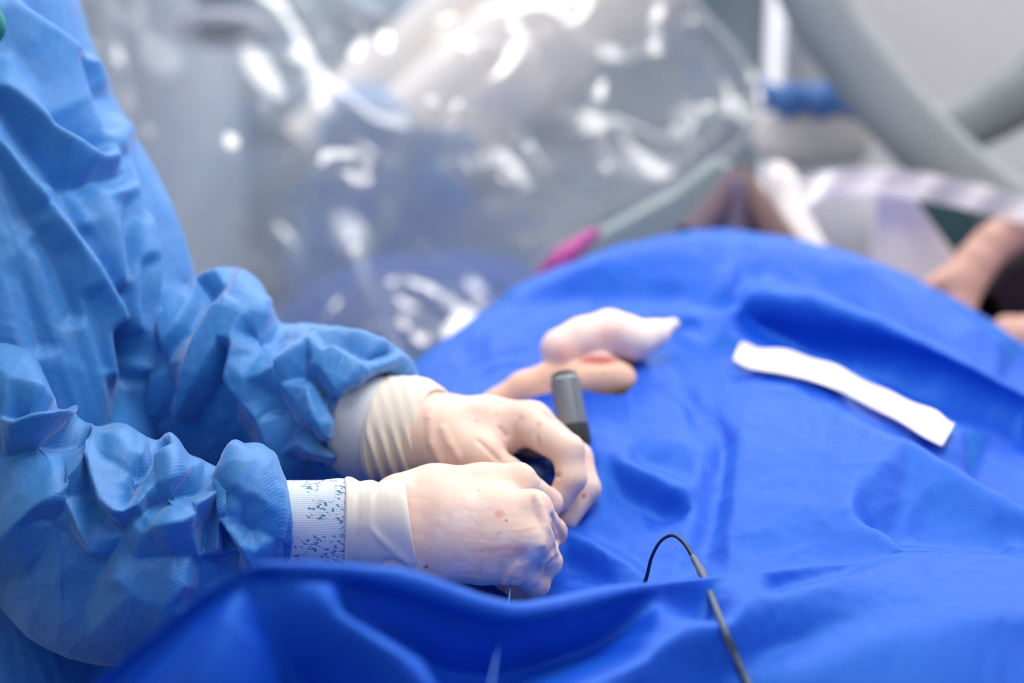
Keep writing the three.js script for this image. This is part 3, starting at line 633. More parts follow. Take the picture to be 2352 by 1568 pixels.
// far sleeve
const farNet = foldNet([
  [[515, 649, -4], [471, 667, -10], [445, 710, -9], [434, 740, -9], [390, 790, -8], [362, 830, -9]],
  [[452, 650, 6], [480, 640, 7], [510, 628, 5]], [[440, 690, 2], [410, 740, 3], [372, 790, 3]],
  [[560, 634, 5], [526, 689, 6], [490, 720, 6], [460, 780, 7], [430, 860, 7], [411, 930, 6], [408, 952, 5]],
  [[401, 830, -2], [404, 900, -3]], [[382, 893, -10], [372, 960, -10]], [[360, 920, -8], [350, 980, -8]],
  [[523, 700, 8], [512, 760, 8], [504, 795, 7], [466, 863, 7], [418, 950, 6]],
  [[521, 806, -9], [494, 874, -12], [450, 945, -12], [425, 990, -10]],
  [[530, 900, -8], [520, 980, -11], [560, 1040, -10]], [[470, 990, -9], [500, 1060, -8]],
  [[615, 690, 4], [590, 715, 6], [567, 737, 7], [548, 767, 8], [538, 820, 9], [531, 868, 10], [541, 893, 10], [570, 920, 9], [600, 948, 7]],
  [[567, 765, -4], [612, 784, -8], [640, 772, -7], [655, 758, -3]],
  [[590, 815, -2], [640, 800, -3]],
  [[540, 884, 9], [580, 872, 8], [619, 856, 8], [655, 838, 8], [686, 815, 8], [715, 785, 7], [732, 765, 5]],
  [[690, 770, -2], [710, 765, -1]],
  [[702, 828, -5], [706, 850, -10], [730, 882, -12], [752, 912, -11], [780, 930, -7]],
  [[712, 838, 1], [740, 816, 5], [767, 810, 7], [800, 830, 6], [811, 871, 5], [822, 890, 3]],
  [[735, 850, 3], [765, 895, 3]],
  [[752, 800, 0], [800, 798, -5], [858, 818, -7], [912, 806, -4]],
  [[752, 776, 6], [820, 778, 7], [890, 796, 5]],
  [[824, 858, 5], [850, 840, 5], [880, 828, 5], [926, 814, 4]], [[860, 860, 1], [910, 850, 0]],
  [[711, 893, 3], [722, 940, 6], [737, 1004, 6]],
  [[641, 880, 0], [625, 910, -6], [615, 945, -6]], [[645, 952, -8], [667, 997, -9], [715, 998, -7], [752, 1022, -6]],
  [[680, 920, 1], [690, 960, 1]], [[690, 1010, 4], [720, 1030, 6], [752, 1046, 6]],
  [[600, 952, 6], [619, 1004, 7], [649, 1059, 7], [671, 1100, 6]], [[650, 1040, 2], [690, 1075, -7], [740, 1080, -8]],
], [[[330, 610], [440, 645], [515, 614], [567, 622], [597, 644], [619, 692], [641, 740], [656, 740], [715, 748], [785, 751], [878, 774], [930, 800], [943, 826], [937, 858], [880, 868], [806, 892], [778, 1000], [790, 1100]], [[300, 1060], [560, 1125], [790, 1110]]], [290, 580, 960, 1160], 1, 3, 2);
const farStations = [
  [330, 640, 330, 850, 300, 1050, 1.16, 0.085], [385, 640, 370, 850, 345, 1080, 1.155, 0.088], [440, 648, 425, 860, 400, 1095, 1.15, 0.09], [470, 634, 455, 865, 430, 1105, 1.146, 0.09], [500, 617, 486, 870, 460, 1110, 1.142, 0.09], [540, 614, 525, 875, 505, 1118, 1.136, 0.088],
  [572, 626, 560, 880, 545, 1122, 1.13, 0.086], [600, 652, 590, 890, 575, 1126, 1.124, 0.084], [622, 698, 612, 912, 604, 1128, 1.118, 0.08], [642, 738, 634, 932, 634, 1128, 1.112, 0.077], [668, 744, 655, 938, 662, 1126, 1.106, 0.076], [705, 742, 680, 945, 695, 1122, 1.10, 0.074],
  [765, 749, 700, 950, 722, 1118, 1.094, 0.071], [825, 762, 722, 950, 742, 1113, 1.088, 0.067], [872, 778, 742, 945, 762, 1108, 1.083, 0.062], [905, 797, 756, 940, 778, 1103, 1.079, 0.057], [920, 818, 766, 938, 792, 1099, 1.077, 0.051], [920, 842, 768, 938, 797, 1094, 1.077, 0.046], [905, 858, 770, 938, 800, 1090, 1.077, 0.041], [870, 870, 762, 940, 792, 1086, 1.077, 0.036], [830, 874, 736, 940, 760, 1080, 1.08, 0.033],
];
part('sleeve', loft(farStations, 360, 320, (x, y, t, th) => (t < 17.5 ? 1 : 0.2) * 1.35 * front(th) * farNet(x, y) + 0.0018 * (ridged(x * 0.016 + y * 0.008, y * 0.014 - x * 0.005, 9, 3) - 0.3)), M.gown, gown);
{ // a sliver of teal tie at the collar
  const g = tubeAlong([P(-40, -30, 1.0), P(-12, 30, 1.0), P(2, 62, 1.0), P(-14, 100, 1.003)], [0.006, 0.005, 0.004, 0.003], 10, 12);
  part('collar_tie', g, plain('teal tie', 0.01, 0.22, 0.22, 0.7), surgeon, 'teal tie of the gown');
}
// knitted cuffs
const cuffMap = dataMap(1024, (u, v) => {
  const n = 0.96 + 0.04 * Math.cos(2 * Math.PI * 48 * v);
  const dash = wrapNoise(u * 1 + v * 0.0, v, 46, 21), sl = wrapNoise((u + v * 0.9) % 1, (v * 3 - u * 1.1 + 4) % 1, 30, 22), m = wrapNoise(u, v, 7, 23);
  const ink = sstep(0.62, 0.70, sl * 0.66 + dash * 0.34) * sstep(0.38, 0.55, m);
  return [lerp(0.88 * n, 0.36, ink), lerp(0.90 * n, 0.54, ink), lerp(0.92 * n, 0.68, ink)];
}, true);
cuffMap.repeat.set(13, 13);
M.cuff = new THREE.MeshPhysicalMaterial({ name: 'knitted cuff', color: new THREE.Color().setRGB(0.88, 0.95, 1.0), map: cuffMap, roughness: 0.85, sheen: 0.3, bumpMap: cuffMap, bumpScale: 0.0004, side: THREE.DoubleSide });
const knit = dataMap(256, (u, v) => 0.9 + 0.06 * Math.cos(2 * Math.PI * 12 * v) + 0.06 * (wrapNoise(u, v, 40, 31) - 0.5), true); knit.repeat.set(40, 40);
M.cuffPlain = new THREE.MeshPhysicalMaterial({ name: 'plain knitted cuff', color: new THREE.Color().setRGB(0.74, 0.80, 0.86), map: knit, roughness: 0.85, sheen: 0.3, side: THREE.DoubleSide });
const wob = (x, y, s) => 0.0007 * (noise(x * 0.05, y * 0.02, s) - 0.5);
part('knit_cuff', loft([[600, 1110, 606, 1205, 606, 1304, 0.962, 0.030], [660, 1103, 668, 1205, 664, 1307, 0.962, 0.0305], [720, 1102, 728, 1205, 724, 1309, 0.961, 0.0305], [782, 1098, 788, 1205, 786, 1310, 0.960, 0.0305], [806, 1104, 808, 1205, 808, 1306, 0.960, 0.029]], 90, 120, (x, y) => wob(x, y, 1)), M.cuff, gown, 'pale knitted cuff flecked with blue damp marks');
part('knit_cuff', loft([[820, 876, 742, 945, 770, 1092, 1.077, 0.034], [850, 868, 764, 945, 798, 1100, 1.076, 0.0365], [860, 866, 772, 945, 806, 1103, 1.076, 0.0374], [868, 866, 786, 950, 818, 1103, 1.0755, 0.0366], [895, 867, 836, 965, 866, 1104, 1.0745, 0.0366], [925, 872, 872, 980, 900, 1102, 1.074, 0.034]], 90, 120, (x, y) => wob(x, y, 2)), M.cuffPlain, gown, 'pale knitted cuff with a rolled edge');

// gloves: five-fingered hands as distance fields
const pal = { pink: [0.75, 0.55, 0.455], rose: [0.71, 0.47, 0.39], white: [0.80, 0.69, 0.60], blood: [0.55, 0.10, 0.075], dot: [0.35, 0.03, 0.03] };
const mixc = (a, b, t) => a.map((q, i) => lerp(q, b[i], t));
function handGeometry(h, cell, tint) {
  const palm = h.palm.map(l => chain(l, 0.01)), fingers = h.fingers.map(l => chain(l, 0.004)), core = (x, y, z) => { let d = palm[0](x, y, z); for (let i = 1; i < palm.length; i++) d = smin(d, palm[i](x, y, z), h.kp ?? 0.014); let q = 1; for (let i = 0; i < fingers.length; i++) q = smin(q, fingers[i](x, y, z), h.kf ?? 0.0018); return smin(d, q, 0.0055); };
  // fold lines are given where the photograph shows them and laid on the latex: [x, y, radius mm, depth below the surface mm]
  const settle = l => l.map(([px, py, mm, sink = 0]) => { let t = 0.85; for (let i = 0; i < 200; i++) { const q = P(px, py, t), d = core(q.x, q.y, q.z); if (d < 0.0002) break; t += Math.max(0.0002, d * 0.8); if (t > 1.25) { t = 0.95; break; } } return [P(px, py, t + sink / 1000), mm / 1000]; });
  const folds = (h.folds || []).map(l => chain(settle(l), 0.001)), cuts = (h.cuts || []).map(l => chain(settle(l), 0.001));
  const boxes = h.fingers.map(l => bounds(l, 0.012));
  const b = new THREE.Box3(); for (const l of [...h.palm, ...h.fingers]) b.union(bounds(l, 0.004));
  const f = (x, y, z) => {
    let d = core(x, y, z);
    if (d < 0.004) {
      for (const c of folds) d = smin(d, c(x, y, z), 0.0055);
      for (const c of cuts) d = -smin(-d, c(x, y, z), 0.004);
      if (h.fine) d += h.fine(x, y, z);
    }
    return d;
  };
  return surfaceNets(f, b.min, b.max, cell, tint);
}
const J = (px, py, d, mm) => [P(px, py, d), mm / 1000];
const spot = (c, x, y, list) => { for (const [sx, sy, rx, ry, col, k] of list) { const e = Math.hypot((x - sx) / rx, (y - sy) / ry); c = mixc(c, col, k * sstep(1.0, 0.35, e)); } return c; };
// right hand, a loose fist with its back to the room
const RH = {
  palm: [
    [J(925, 1160, 0.968, 22), J(1000, 1142, 0.972, 21), J(1110, 1122, 0.978, 16), J(1188, 1108, 0.985, 13.5)],
    [J(925, 1195, 0.958, 23), J(1020, 1185, 0.955, 22), J(1130, 1178, 0.955, 16), J(1222, 1172, 0.955, 14)],
    [J(925, 1230, 0.955, 23), J(1020, 1232, 0.95, 22), J(1130, 1236, 0.946, 16), J(1218, 1240, 0.942, 13.5)],
    [J(925, 1255, 0.957, 22), J(1010, 1268, 0.952, 19), J(1110, 1285, 0.948, 14.5), J(1178, 1298, 0.948, 12.5)],
    [J(940, 1200, 0.975, 22), J(1040, 1200, 0.99, 20), J(1130, 1200, 0.995, 16)],
  ],
  fingers: [
    [J(1188, 1108, 0.985, 12.5), J(1258, 1155, 1.008, 10.2), J(1222, 1200, 1.026, 9), J(1180, 1215, 1.02, 8)],
    [J(1222, 1172, 0.955, 12.5), J(1268, 1222, 0.985, 10), J(1226, 1258, 1.008, 9), J(1180, 1250, 1.003, 8.2)],
    [J(1218, 1240, 0.942, 12.2), J(1258, 1290, 0.97, 9.6), J(1216, 1310, 0.992, 8.8), J(1172, 1290, 0.988, 8)],
    [J(1178, 1298, 0.948, 11), J(1232, 1340, 0.965, 8.8), J(1196, 1356, 0.985, 8), J(1156, 1330, 0.985, 7.4)],
    [J(1010, 1165, 0.99, 17), J(1090, 1170, 1.01, 12), J(1170, 1172, 1.03, 10), J(1232, 1188, 1.035, 8.5)],
  ],
  // taut ridges of the latex over the knuckles and between them
  kf: 0.007,
  folds: [
    [[1232, 1138, 0.5, 0.4], [1240, 1160, 1.0, 0.1], [1256, 1212, 1.0, 0.1], [1272, 1252, 0.9, 0.3]],
    [[1278, 1250, 0.8, 0.2], [1262, 1278, 1.0, 0.2], [1246, 1290, 0.7, 0.3]],
    [[1236, 1150, 0.5, 0.5], [1250, 1195, 0.9, 0.2], [1246, 1250, 1.0, 0.1], [1250, 1300, 0.9, 0.2], [1230, 1334, 0.8, 0.4]],
    [[1188, 1296, 0.4, 0.6], [1174, 1316, 0.7, 0.5], [1160, 1338, 0.6, 0.5]], [[1206, 1292, 0.4, 0.6], [1192, 1320, 0.7, 0.5], [1186, 1338, 0.6, 0.5]],
  ],
  cuts: [
    [[1268, 1185, 0.4, 0], [1284, 1216, 0.7, 0], [1292, 1240, 0.5, 0]], [[1248, 1292, 0.6, 0], [1262, 1296, 0.8, -0.1], [1276, 1280, 0.5, 0]],
    [[1250, 1302, 0.6, 0], [1254, 1324, 0.7, 0]],
  ],
  fine: (x, y, z) => 0.0004 * (ridged(x * 60 + y * 30, y * 130, z * 60, 2) - 0.35),
};
const rightTint = p => {
  const [x, y] = toPx(p);
  let c = mixc(pal.pink, pal.rose, 0.55 * sstep(0.45, 0.7, fbm(x * 0.012, y * 0.014, 3)));
  c = mixc(c, pal.white, 0.5 * sstep(0.5, 0.66, fbm(x * 0.02, y * 0.02, 8)) + 0.5 * sstep(0.40, 0.52, fbm(x * 0.03, y * 0.03, 28)) * (x > 1212 ? sstep(0.3, 0.5, noise(x * 0.05, y * 0.02, 4)) : 0));
  const vein = ridged(x * 0.013 + y * 0.004, y * 0.02, 6, 3);
  c = mixc(c, [0.50, 0.33, 0.30], 0.5 * sstep(0.62, 0.78, vein) * sstep(1150, 1220, y) * sstep(1060, 1110, x + (y - 1200) * -0.1));
  return spot(c, x, y, [[1147, 1180, 17, 14, pal.blood, 0.42], [1163, 1195, 5, 5, pal.dot, 0.75], [1100, 1126, 4, 4, pal.blood, 0.4], [1160, 1262, 60, 22, [0.62, 0.25, 0.21], 0.4], [1195, 1262, 26, 14, [0.6, 0.22, 0.2], 0.35], [1228, 1145, 10, 14, [0.55, 0.35, 0.36], 0.4], [980, 1300, 4, 5, [0.05, 0.05, 0.08], 0.9], [975, 1303, 4, 4, [0.05, 0.05, 0.08], 0.8], [1090, 1328, 4, 3, pal.dot, 0.5], [1290, 1190, 5, 7, [0.3, 0.22, 0.24], 0.5]]);
};
const gloveR = part('surgical_glove', handGeometry(RH, 0.0012, rightTint), M.glove, surgeon, 'pale latex glove on the near clenched hand, specked with blood');
part('glove_cuff', loft([[790, 1103, 796, 1205, 790, 1306, 0.960, 0.0305], [792, 1097, 793, 1205, 790, 1311, 0.960, 0.0325], [800, 1094, 796, 1205, 796, 1313, 0.9595, 0.0335], [812, 1097, 806, 1205, 806, 1313, 0.959, 0.0330], [826, 1105, 820, 1206, 824, 1312, 0.958, 0.0320], [840, 1103, 834, 1206, 842, 1313, 0.957, 0.0323], [856, 1102, 850, 1206, 864, 1316, 0.956, 0.0322], [870, 1107, 866, 1207, 884, 1320, 0.955, 0.0315], [880, 1103, 880, 1208, 900, 1325, 0.955, 0.0322], [900, 1103, 904, 1210, 922, 1332, 0.954, 0.0325], [918, 1105, 928, 1212, 944, 1336, 0.953, 0.0325], [928, 1108, 941, 1214, 962, 1338, 0.953, 0.0318], [934, 1112, 944, 1214, 968, 1336, 0.953, 0.0300], [930, 1118, 938, 1214, 958, 1326, 0.954, 0.027], [915, 1124, 920, 1212, 935, 1312, 0.956, 0.024]], 160, 160,
  (x, y, t, th) => 0.0012 * Math.exp(-(((y - (1215 + (x - 850) * 0.9)) / 12) ** 2)) * sstep(840, 870, x) * sstep(955, 930, x) - 0.0035 * Math.exp(-(((y - (1300 + (x - 895) * 0.2)) / 14) ** 2)) * sstep(870, 900, x) * sstep(945, 915, x) + 0.0005 * (ridged(x * 0.03, y * 0.012, 5, 2) - 0.3)), M.gloveCuff, gloveR, 'cream bunched cuff of the near glove');
// left hand, palm down, fingers curled over
const LH = {
  kp: 0.016,
  palm: [
    [J(955, 985, 1.065, 27), J(1010, 985, 1.062, 23), J(1100, 972, 1.06, 18), J(1196, 970, 1.058, 15)],
    [J(955, 980, 1.08, 27), J(1020, 975, 1.085, 20), J(1120, 962, 1.085, 16), J(1222, 966, 1.083, 14.5)],
    [J(955, 985, 1.09, 24), J(1020, 980, 1.10, 19), J(1120, 972, 1.108, 15), J(1210, 980, 1.108, 13.5)],
    [J(955, 992, 1.10, 22), J(1020, 992, 1.115, 17), J(1110, 990, 1.128, 14), J(1190, 1000, 1.13, 12.5)],
    [J(975, 1010, 1.06, 23), J(1040, 1025, 1.045, 19), J(1100, 1042, 1.035, 15)],
    [J(1100, 1030, 1.045, 12), J(1150, 1010, 1.06, 13)],
  ],
  fingers: [
    [J(1196, 970, 1.058, 14), J(1304, 1034, 1.038, 11.8), J(1312, 1098, 1.033, 10.8), J(1284, 1150, 1.034, 9.2)],
    [J(1222, 966, 1.083, 14), J(1326, 1052, 1.072, 11.4), J(1346, 1122, 1.058, 10.6), J(1300, 1192, 1.045, 9)],
    [J(1210, 980, 1.108, 13), J(1322, 1056, 1.106, 11), J(1328, 1120, 1.098, 10), J(1296, 1176, 1.085, 8.6)],
    [J(1190, 1000, 1.13, 11.5), J(1276, 1060, 1.136, 9.4), J(1286, 1110, 1.13, 8.6), J(1262, 1160, 1.12, 7.6)],
    [J(1040, 1025, 1.045, 17), J(1105, 1044, 1.032, 13.5), J(1168, 1086, 1.034, 11), J(1222, 1118, 1.046, 9)],
  ],
  kf: 0.0025,
  cuts: [
    [[1196, 962, 0.3, 0.2], [1189, 980, 0.6, 0], [1188, 1000, 0.8, 0], [1192, 1020, 0.8, 0]],
    [[1238, 975, 0.3, 0.2], [1229, 998, 0.6, 0], [1236, 1026, 0.7, 0]],
    [[1266, 1097, 0.7, 0], [1284, 1092, 0.4, 0.2]],
    [[1098, 1012, 0.5, 0.1], [1120, 1032, 0.8, 0], [1146, 1058, 0.9, 0]],
    [[1150, 985, 0.4, 0.3], [1160, 1000, 0.5, 0.2]],
  ],
  folds: [[[1004, 905, 0.4, 0.6], [986, 960, 0.8, 0.6], [992, 1020, 0.9, 0.6], [1012, 1060, 0.7, 0.6]], [[1018, 985, 0.3, 0.9], [1034, 1020, 0.8, 0.7], [1054, 1050, 0.4, 0.9]]],
  fine: (x, y, z) => 0.0003 * (ridged(x * 50, y * 90, z * 50, 2) - 0.35),
};
const leftTint = p => {
  const [x, y] = toPx(p);
  let c = mixc(pal.pink, pal.rose, 0.4 * sstep(0.4, 0.65, fbm(x * 0.012, y * 0.012, 13)));
  c = mixc(c, pal.white, 0.5 * sstep(0.5, 0.68, fbm(x * 0.016, y * 0.016, 18)));
  return spot(c, x, y, [[1095, 967, 6, 6, pal.blood, 0.4], [1140, 951, 6, 4, pal.blood, 0.3], [1340, 1139, 7, 7, pal.dot, 0.8], [1341, 1137, 12, 10, pal.blood, 0.35], [1240, 1060, 10, 8, pal.blood, 0.4], [1080, 1069, 8, 5, pal.dot, 0.6], [1163, 996, 10, 16, [0.62, 0.3, 0.27], 0.3], [1040, 1032, 14, 12, [0.62, 0.3, 0.27], 0.2]]);
};
const gloveL = part('surgical_glove', handGeometry(LH, 0.0014, leftTint), M.glove, surgeon, 'pale latex glove on the far hand with curled fingers');
const ringWave = (x, y, t) => { const low = sstep(960, 1060, y); return (0.0002 + 0.0026 * low) * Math.sin((x - (y - 990) * 0.34) * 0.21 + 0.6 * Math.sin(y * 0.02)) * sstep(0.6, 2.2, t); };
part('glove_cuff', loft([[872, 872, 828, 985, 850, 1102, 1.0745, 0.036], [886, 865, 838, 985, 862, 1108, 1.074, 0.0385], [896, 863, 846, 985, 872, 1110, 1.0735, 0.0392], [915, 863, 868, 985, 898, 1110, 1.073, 0.0385], [940, 863, 896, 986, 928, 1108, 1.072, 0.0375], [962, 864, 920, 986, 955, 1106, 1.071, 0.0365], [984, 871, 942, 986, 980, 1100, 1.07, 0.035], [1003, 884, 955, 986, 1000, 1092, 1.069, 0.0325], [1008, 894, 960, 986, 1004, 1084, 1.069, 0.030], [998, 900, 955, 986, 996, 1074, 1.069, 0.027]], 150, 160, (x, y, t) => ringWave(x, y, t)), M.gloveCuff, gloveL, 'cream wrinkled cuff of the far glove');

// ------------------------------------------------------------------ patient: head and body under the drape, the ear in the opening
const patient = thing('person', 'patient under the blue drape with only an ear and skin showing through the opening', 'person', P(1500, 900, 1.40));
{
  const eC = [1380, 820], d0 = drapeDepth(1420, 960), dA = d => d;
  const E = (px, py, up, r) => { const d = onDepth(px, py); return [P(px, py, d).add(V(0, up, 0)), r]; };
  function onDepth(px, py) { return 1 / lerp(1 / T.df(px), 1 / T.dc(px), lerp(0.0, 1, sstep(0, 1, (T.yf(px) - py) / (T.yf(px) - T.yc(px))) * 0.5 + 0.5 * clamp((T.yf(px) - py) / (T.yf(px) - T.yc(px)), 0, 1)) * 0.95); }
  const dd = drapeDepth(1250, 930), de = drapeDepth(1440, 950), df = drapeDepth(1560, 770);
  const ear = [
    // folded upper part of the ear: a broad flap with a raised tip at the right
    [[P(1288, 796, dd + 0.03), 0.016], [P(1340, 778, dd + 0.035), 0.0175], [P(1400, 765, dd + 0.04), 0.0185], [P(1452, 778, dd + 0.045), 0.016], [P(1500, 764, dd + 0.055), 0.010], [P(1548, 744, dd + 0.065), 0.0055]],
    [[P(1395, 742, dd + 0.05), 0.009], [P(1440, 748, dd + 0.055), 0.009]],
    [[P(1470, 790, dd + 0.05), 0.012], [P(1510, 772, dd + 0.055), 0.008]],
    [[P(1276, 806, dd + 0.03), 0.010], [P(1300, 822, dd + 0.025), 0.010]],
  ].map(l => chain(l, 0.008));
  const skinBits = [
    // skin below and behind the ear
    [[P(1330, 872, dd + 0.02), 0.016], [P(1380, 866, dd + 0.025), 0.018], [P(1422, 872, dd + 0.03), 0.015]],
    [[P(1120, 925, dd + 0.022), 0.008], [P(1200, 885, dd + 0.025), 0.010], [P(1280, 852, dd + 0.028), 0.012]],
    [[P(1150, 930, dd + 0.03), 0.012], [P(1300, 900, dd + 0.035), 0.02], [P(1420, 890, dd + 0.05), 0.018]],
  ].map(l => chain(l, 0.01));
  const cut = chain([[P(1318, 824, dd + 0.005), 0.004], [P(1370, 826, dd + 0.006), 0.0055], [P(1420, 828, dd + 0.010), 0.004], [P(1445, 838, dd + 0.015), 0.002]], 0.002);
  const hc = P(1470, 905, 1.375).add(V(0, -0.02, 0));
  const skull = capsule(hc, hc.clone().add(V(0.07, 0, -0.02)), 0.075, 0.07);
  const dist = (l, x, y, z) => { let q = 1; for (const f of l) q = smin(q, f(x, y, z), 0.010); return q; };
  const earField = (x, y, z) => {
    let d = smin(dist(ear, x, y, z), dist(skinBits, x, y, z), 0.003);
    d = smin(d, skull(x, y, z), 0.02);
    return -smin(-d, cut(x, y, z), 0.004);
  };
  const colour = p => {
    const [x, y] = toPx(p);
    let c = [0.80, 0.50, 0.37];
    const flap = sstep(838, 822, y);
    c = mixc(c, [0.86, 0.66, 0.60], flap);
    c = mixc(c, [0.88, 0.76, 0.70], flap * sstep(1400, 1500, x));
    return spot(c, x, y, [[1375, 826, 70, 16, [0.42, 0.03, 0.03], 0.85], [1300, 808, 40, 30, [0.72, 0.30, 0.27], 0.6], [1395, 768, 50, 20, [0.76, 0.42, 0.38], 0.6]]);
  };
  const lo = P(1090, 960, dd + 0.0), bx = new THREE.Box3();
  [P(1090, 960, dd), P(1600, 690, dd + 0.1), P(1090, 690, dd + 0.1), P(1600, 960, dd - 0.02), hc.clone().addScalar(0.10), hc.clone().add(V(-0.09, -0.10, -0.12))].forEach(p => bx.expandByPoint(p));
  const torso = bodyGeometry([
    [[hc.clone().add(V(0.07, -0.01, -0.01)), 0.055], [V(0.36, 0.86, -1.22), 0.05], [V(0.46, 0.85, -1.2), 0.06]],
    [[V(0.46, 0.85, -1.2), 0.062], [V(0.75, 0.855, -1.2), 0.065], [V(1.0, 0.85, -1.2), 0.062]],
    [[V(0.44, 0.85, -1.13), 0.055], [V(0.9, 0.85, -1.14), 0.05], [V(1.38, 0.84, -1.15), 0.045]],
    [[V(0.44, 0.85, -1.27), 0.055], [V(0.9, 0.85, -1.26), 0.05], [V(1.38, 0.84, -1.25), 0.045]],
  ], null, () => SKIN.fair);
  const head = surfaceNets(earField, bx.min.addScalar(-0.01), bx.max.addScalar(0.01), 0.003, colour);
  part('body', mergeGeometries([head, torso]), M.skin, patient);
}

// ------------------------------------------------------------------ things on the drape
{ // strip of white tape lying along the fold
  const c = [[1692, 812, 22], [1730, 828, 26], [1800, 838, 27], [1870, 856, 26], [1940, 884, 25], [2010, 920, 25], [2080, 952, 28], [2140, 985, 32], [2178, 1006, 30]];
  const nu = 90, nv = 10, pts = [], px2 = [], dep = [];
  for (let i = 0; i <= nu; i++) {
    const t = i / nu * (c.length - 1), [x, y, w] = catmull(c, t), [x2, y2] = catmull(c, Math.min(c.length - 1, t + 0.05)), [x1, y1] = catmull(c, Math.max(0, t - 0.05));
    const L = Math.hypot(x2 - x1, y2 - y1), nx = -(y2 - y1) / L, ny = (x2 - x1) / L;
    for (let j = 0; j <= nv; j++) {
      const k = (j / nv - 0.5) * 2 * w * (1 + 0.10 * Math.sin(i * 0.35) * (j < nv / 2 ? 1 : 0)), q = [x + nx * k, y + ny * k];
      px2.push(q); dep.push(drapeDepth(...q));
    }
  }
  const id = (i, j) => clamp(i, 0, nu) * (nv + 1) + clamp(j, 0, nv);
  for (let pass = 0; pass < 8; pass++) { const old = dep.slice(); for (let i = 0; i <= nu; i++) for (let j = 0; j <= nv; j++) dep[id(i, j)] = (2 * old[id(i, j)] + old[id(i - 1, j)] + old[id(i + 1, j)] + old[id(i, j - 1)] + old[id(i, j + 1)]) / 6; }
  px2.forEach((q, k) => { const e = P(...q, dep[k] - 0.010).add(V(0, 0.003, 0)); pts.push(e.x, e.y, e.z); });
  tag(mesh('adhesive_strip', gridGeometry(nu, nv, pts), plain('white tape', 0.84, 0.80, 0.78, 0.6, { side: THREE.DoubleSide })), 'long white adhesive strip stuck along a fold of the blue drape', 'tape');
}
{ // instrument handle standing behind the far hand
  const a = P(1295, 862, 1.135), b = P(1324, 1025, 1.12), dir = b.clone().sub(a), L = dir.length(); dir.normalize();
  const o = thing('surgical_handpiece', 'dark grey cylindrical instrument handle standing behind the far gloved hand', 'instrument', a);
  const q = new THREE.Quaternion().setFromUnitVectors(V(0, -1, 0), dir), r = 0.012;
  const prof = (list) => { const g = new THREE.LatheGeometry(list.map(p => new THREE.Vector2(p[0], p[1])), 40); g.applyQuaternion(q); return g; };
  M.handle = plain('brushed grey metal', 0.20, 0.22, 0.25, 0.42, { metalness: 0.55 });
  M.black = plain('black rubber', 0.012, 0.014, 0.02, 0.55);
  mesh('barrel', prof([[0, -0.002], [r * 0.9, -0.002], [r, -0.005], [r, -0.041], [r * 0.97, -0.0415]]), M.handle, o);
  mesh('cap', prof([[0, 0.003], [r * 0.55, 0.003], [r * 0.82, 0.0012], [r * 0.9, -0.002]]), M.black, o);
  mesh('grip', prof([[r * 0.96, -0.041], [r * 1.05, -0.042], [r * 1.05, -L], [r * 0.8, -L - 0.004], [0, -L - 0.004]]), M.black, o);
}
{ // thin dark lead looping up out of the drape and coming to the front
  const way = [[1478, 1345, 0.972], [1486, 1322, 0.966], [1498, 1276, 0.96], [1520, 1240, 0.955], [1545, 1229, 0.95], [1570, 1246, 0.942], [1592, 1278, 0.932], [1618, 1326, 0.905]];
  for (const [x, y] of [[1634, 1370], [1652, 1415], [1670, 1462], [1690, 1508], [1712, 1556], [1738, 1610], [1768, 1670]]) way.push([x, y, drapeDepth(x, y, true) - 0.004]);
  const pts = way.map(p => P(...p));
  const o = thing('thin_lead', 'thin dark looped wire rising from the drape and running to the front edge', 'wire', pts[0]);
  const dk = plain('dark lead', 0.008, 0.012, 0.035, 0.45), gr = plain('grey lead', 0.09, 0.115, 0.16, 0.5);
  const cut = 5;
  part('loop', tubeAlong(pts.slice(0, cut + 2), [0.0015, 0.0013, 0.0012, 0.0011, 0.0012, 0.0013, 0.0016], 12, 10), dk, o, 'dark bent end of the wire');
  part('tail', tubeAlong(pts.slice(cut + 1), t => 0.0017 + 0.0012 * Math.exp(-(((t - 0.09) / 0.04) ** 2)) + 0.0007 * Math.exp(-(((t - 0.02) / 0.02) ** 2)) + 0.0004 * Math.sin(t * 3), 12, 12), gr, o, 'grey sheathed run of the wire');
}
{ // suture thread from the near hand to the front
  const pts = [[1168, 1318, 0.955], [1171, 1350, 0.94], [1165, 1395, 0.88], [1152, 1450, 0.80], [1130, 1560, 0.69], [1112, 1680, 0.60]].map(p => P(...p));
  tag(mesh('suture_thread', tubeAlong(pts, 0.00045, 8, 12), plain('blue thread', 0.10, 0.30, 0.75, 0.4)), 'fine blue suture thread running from the near gloved hand to the front', 'thread');
}

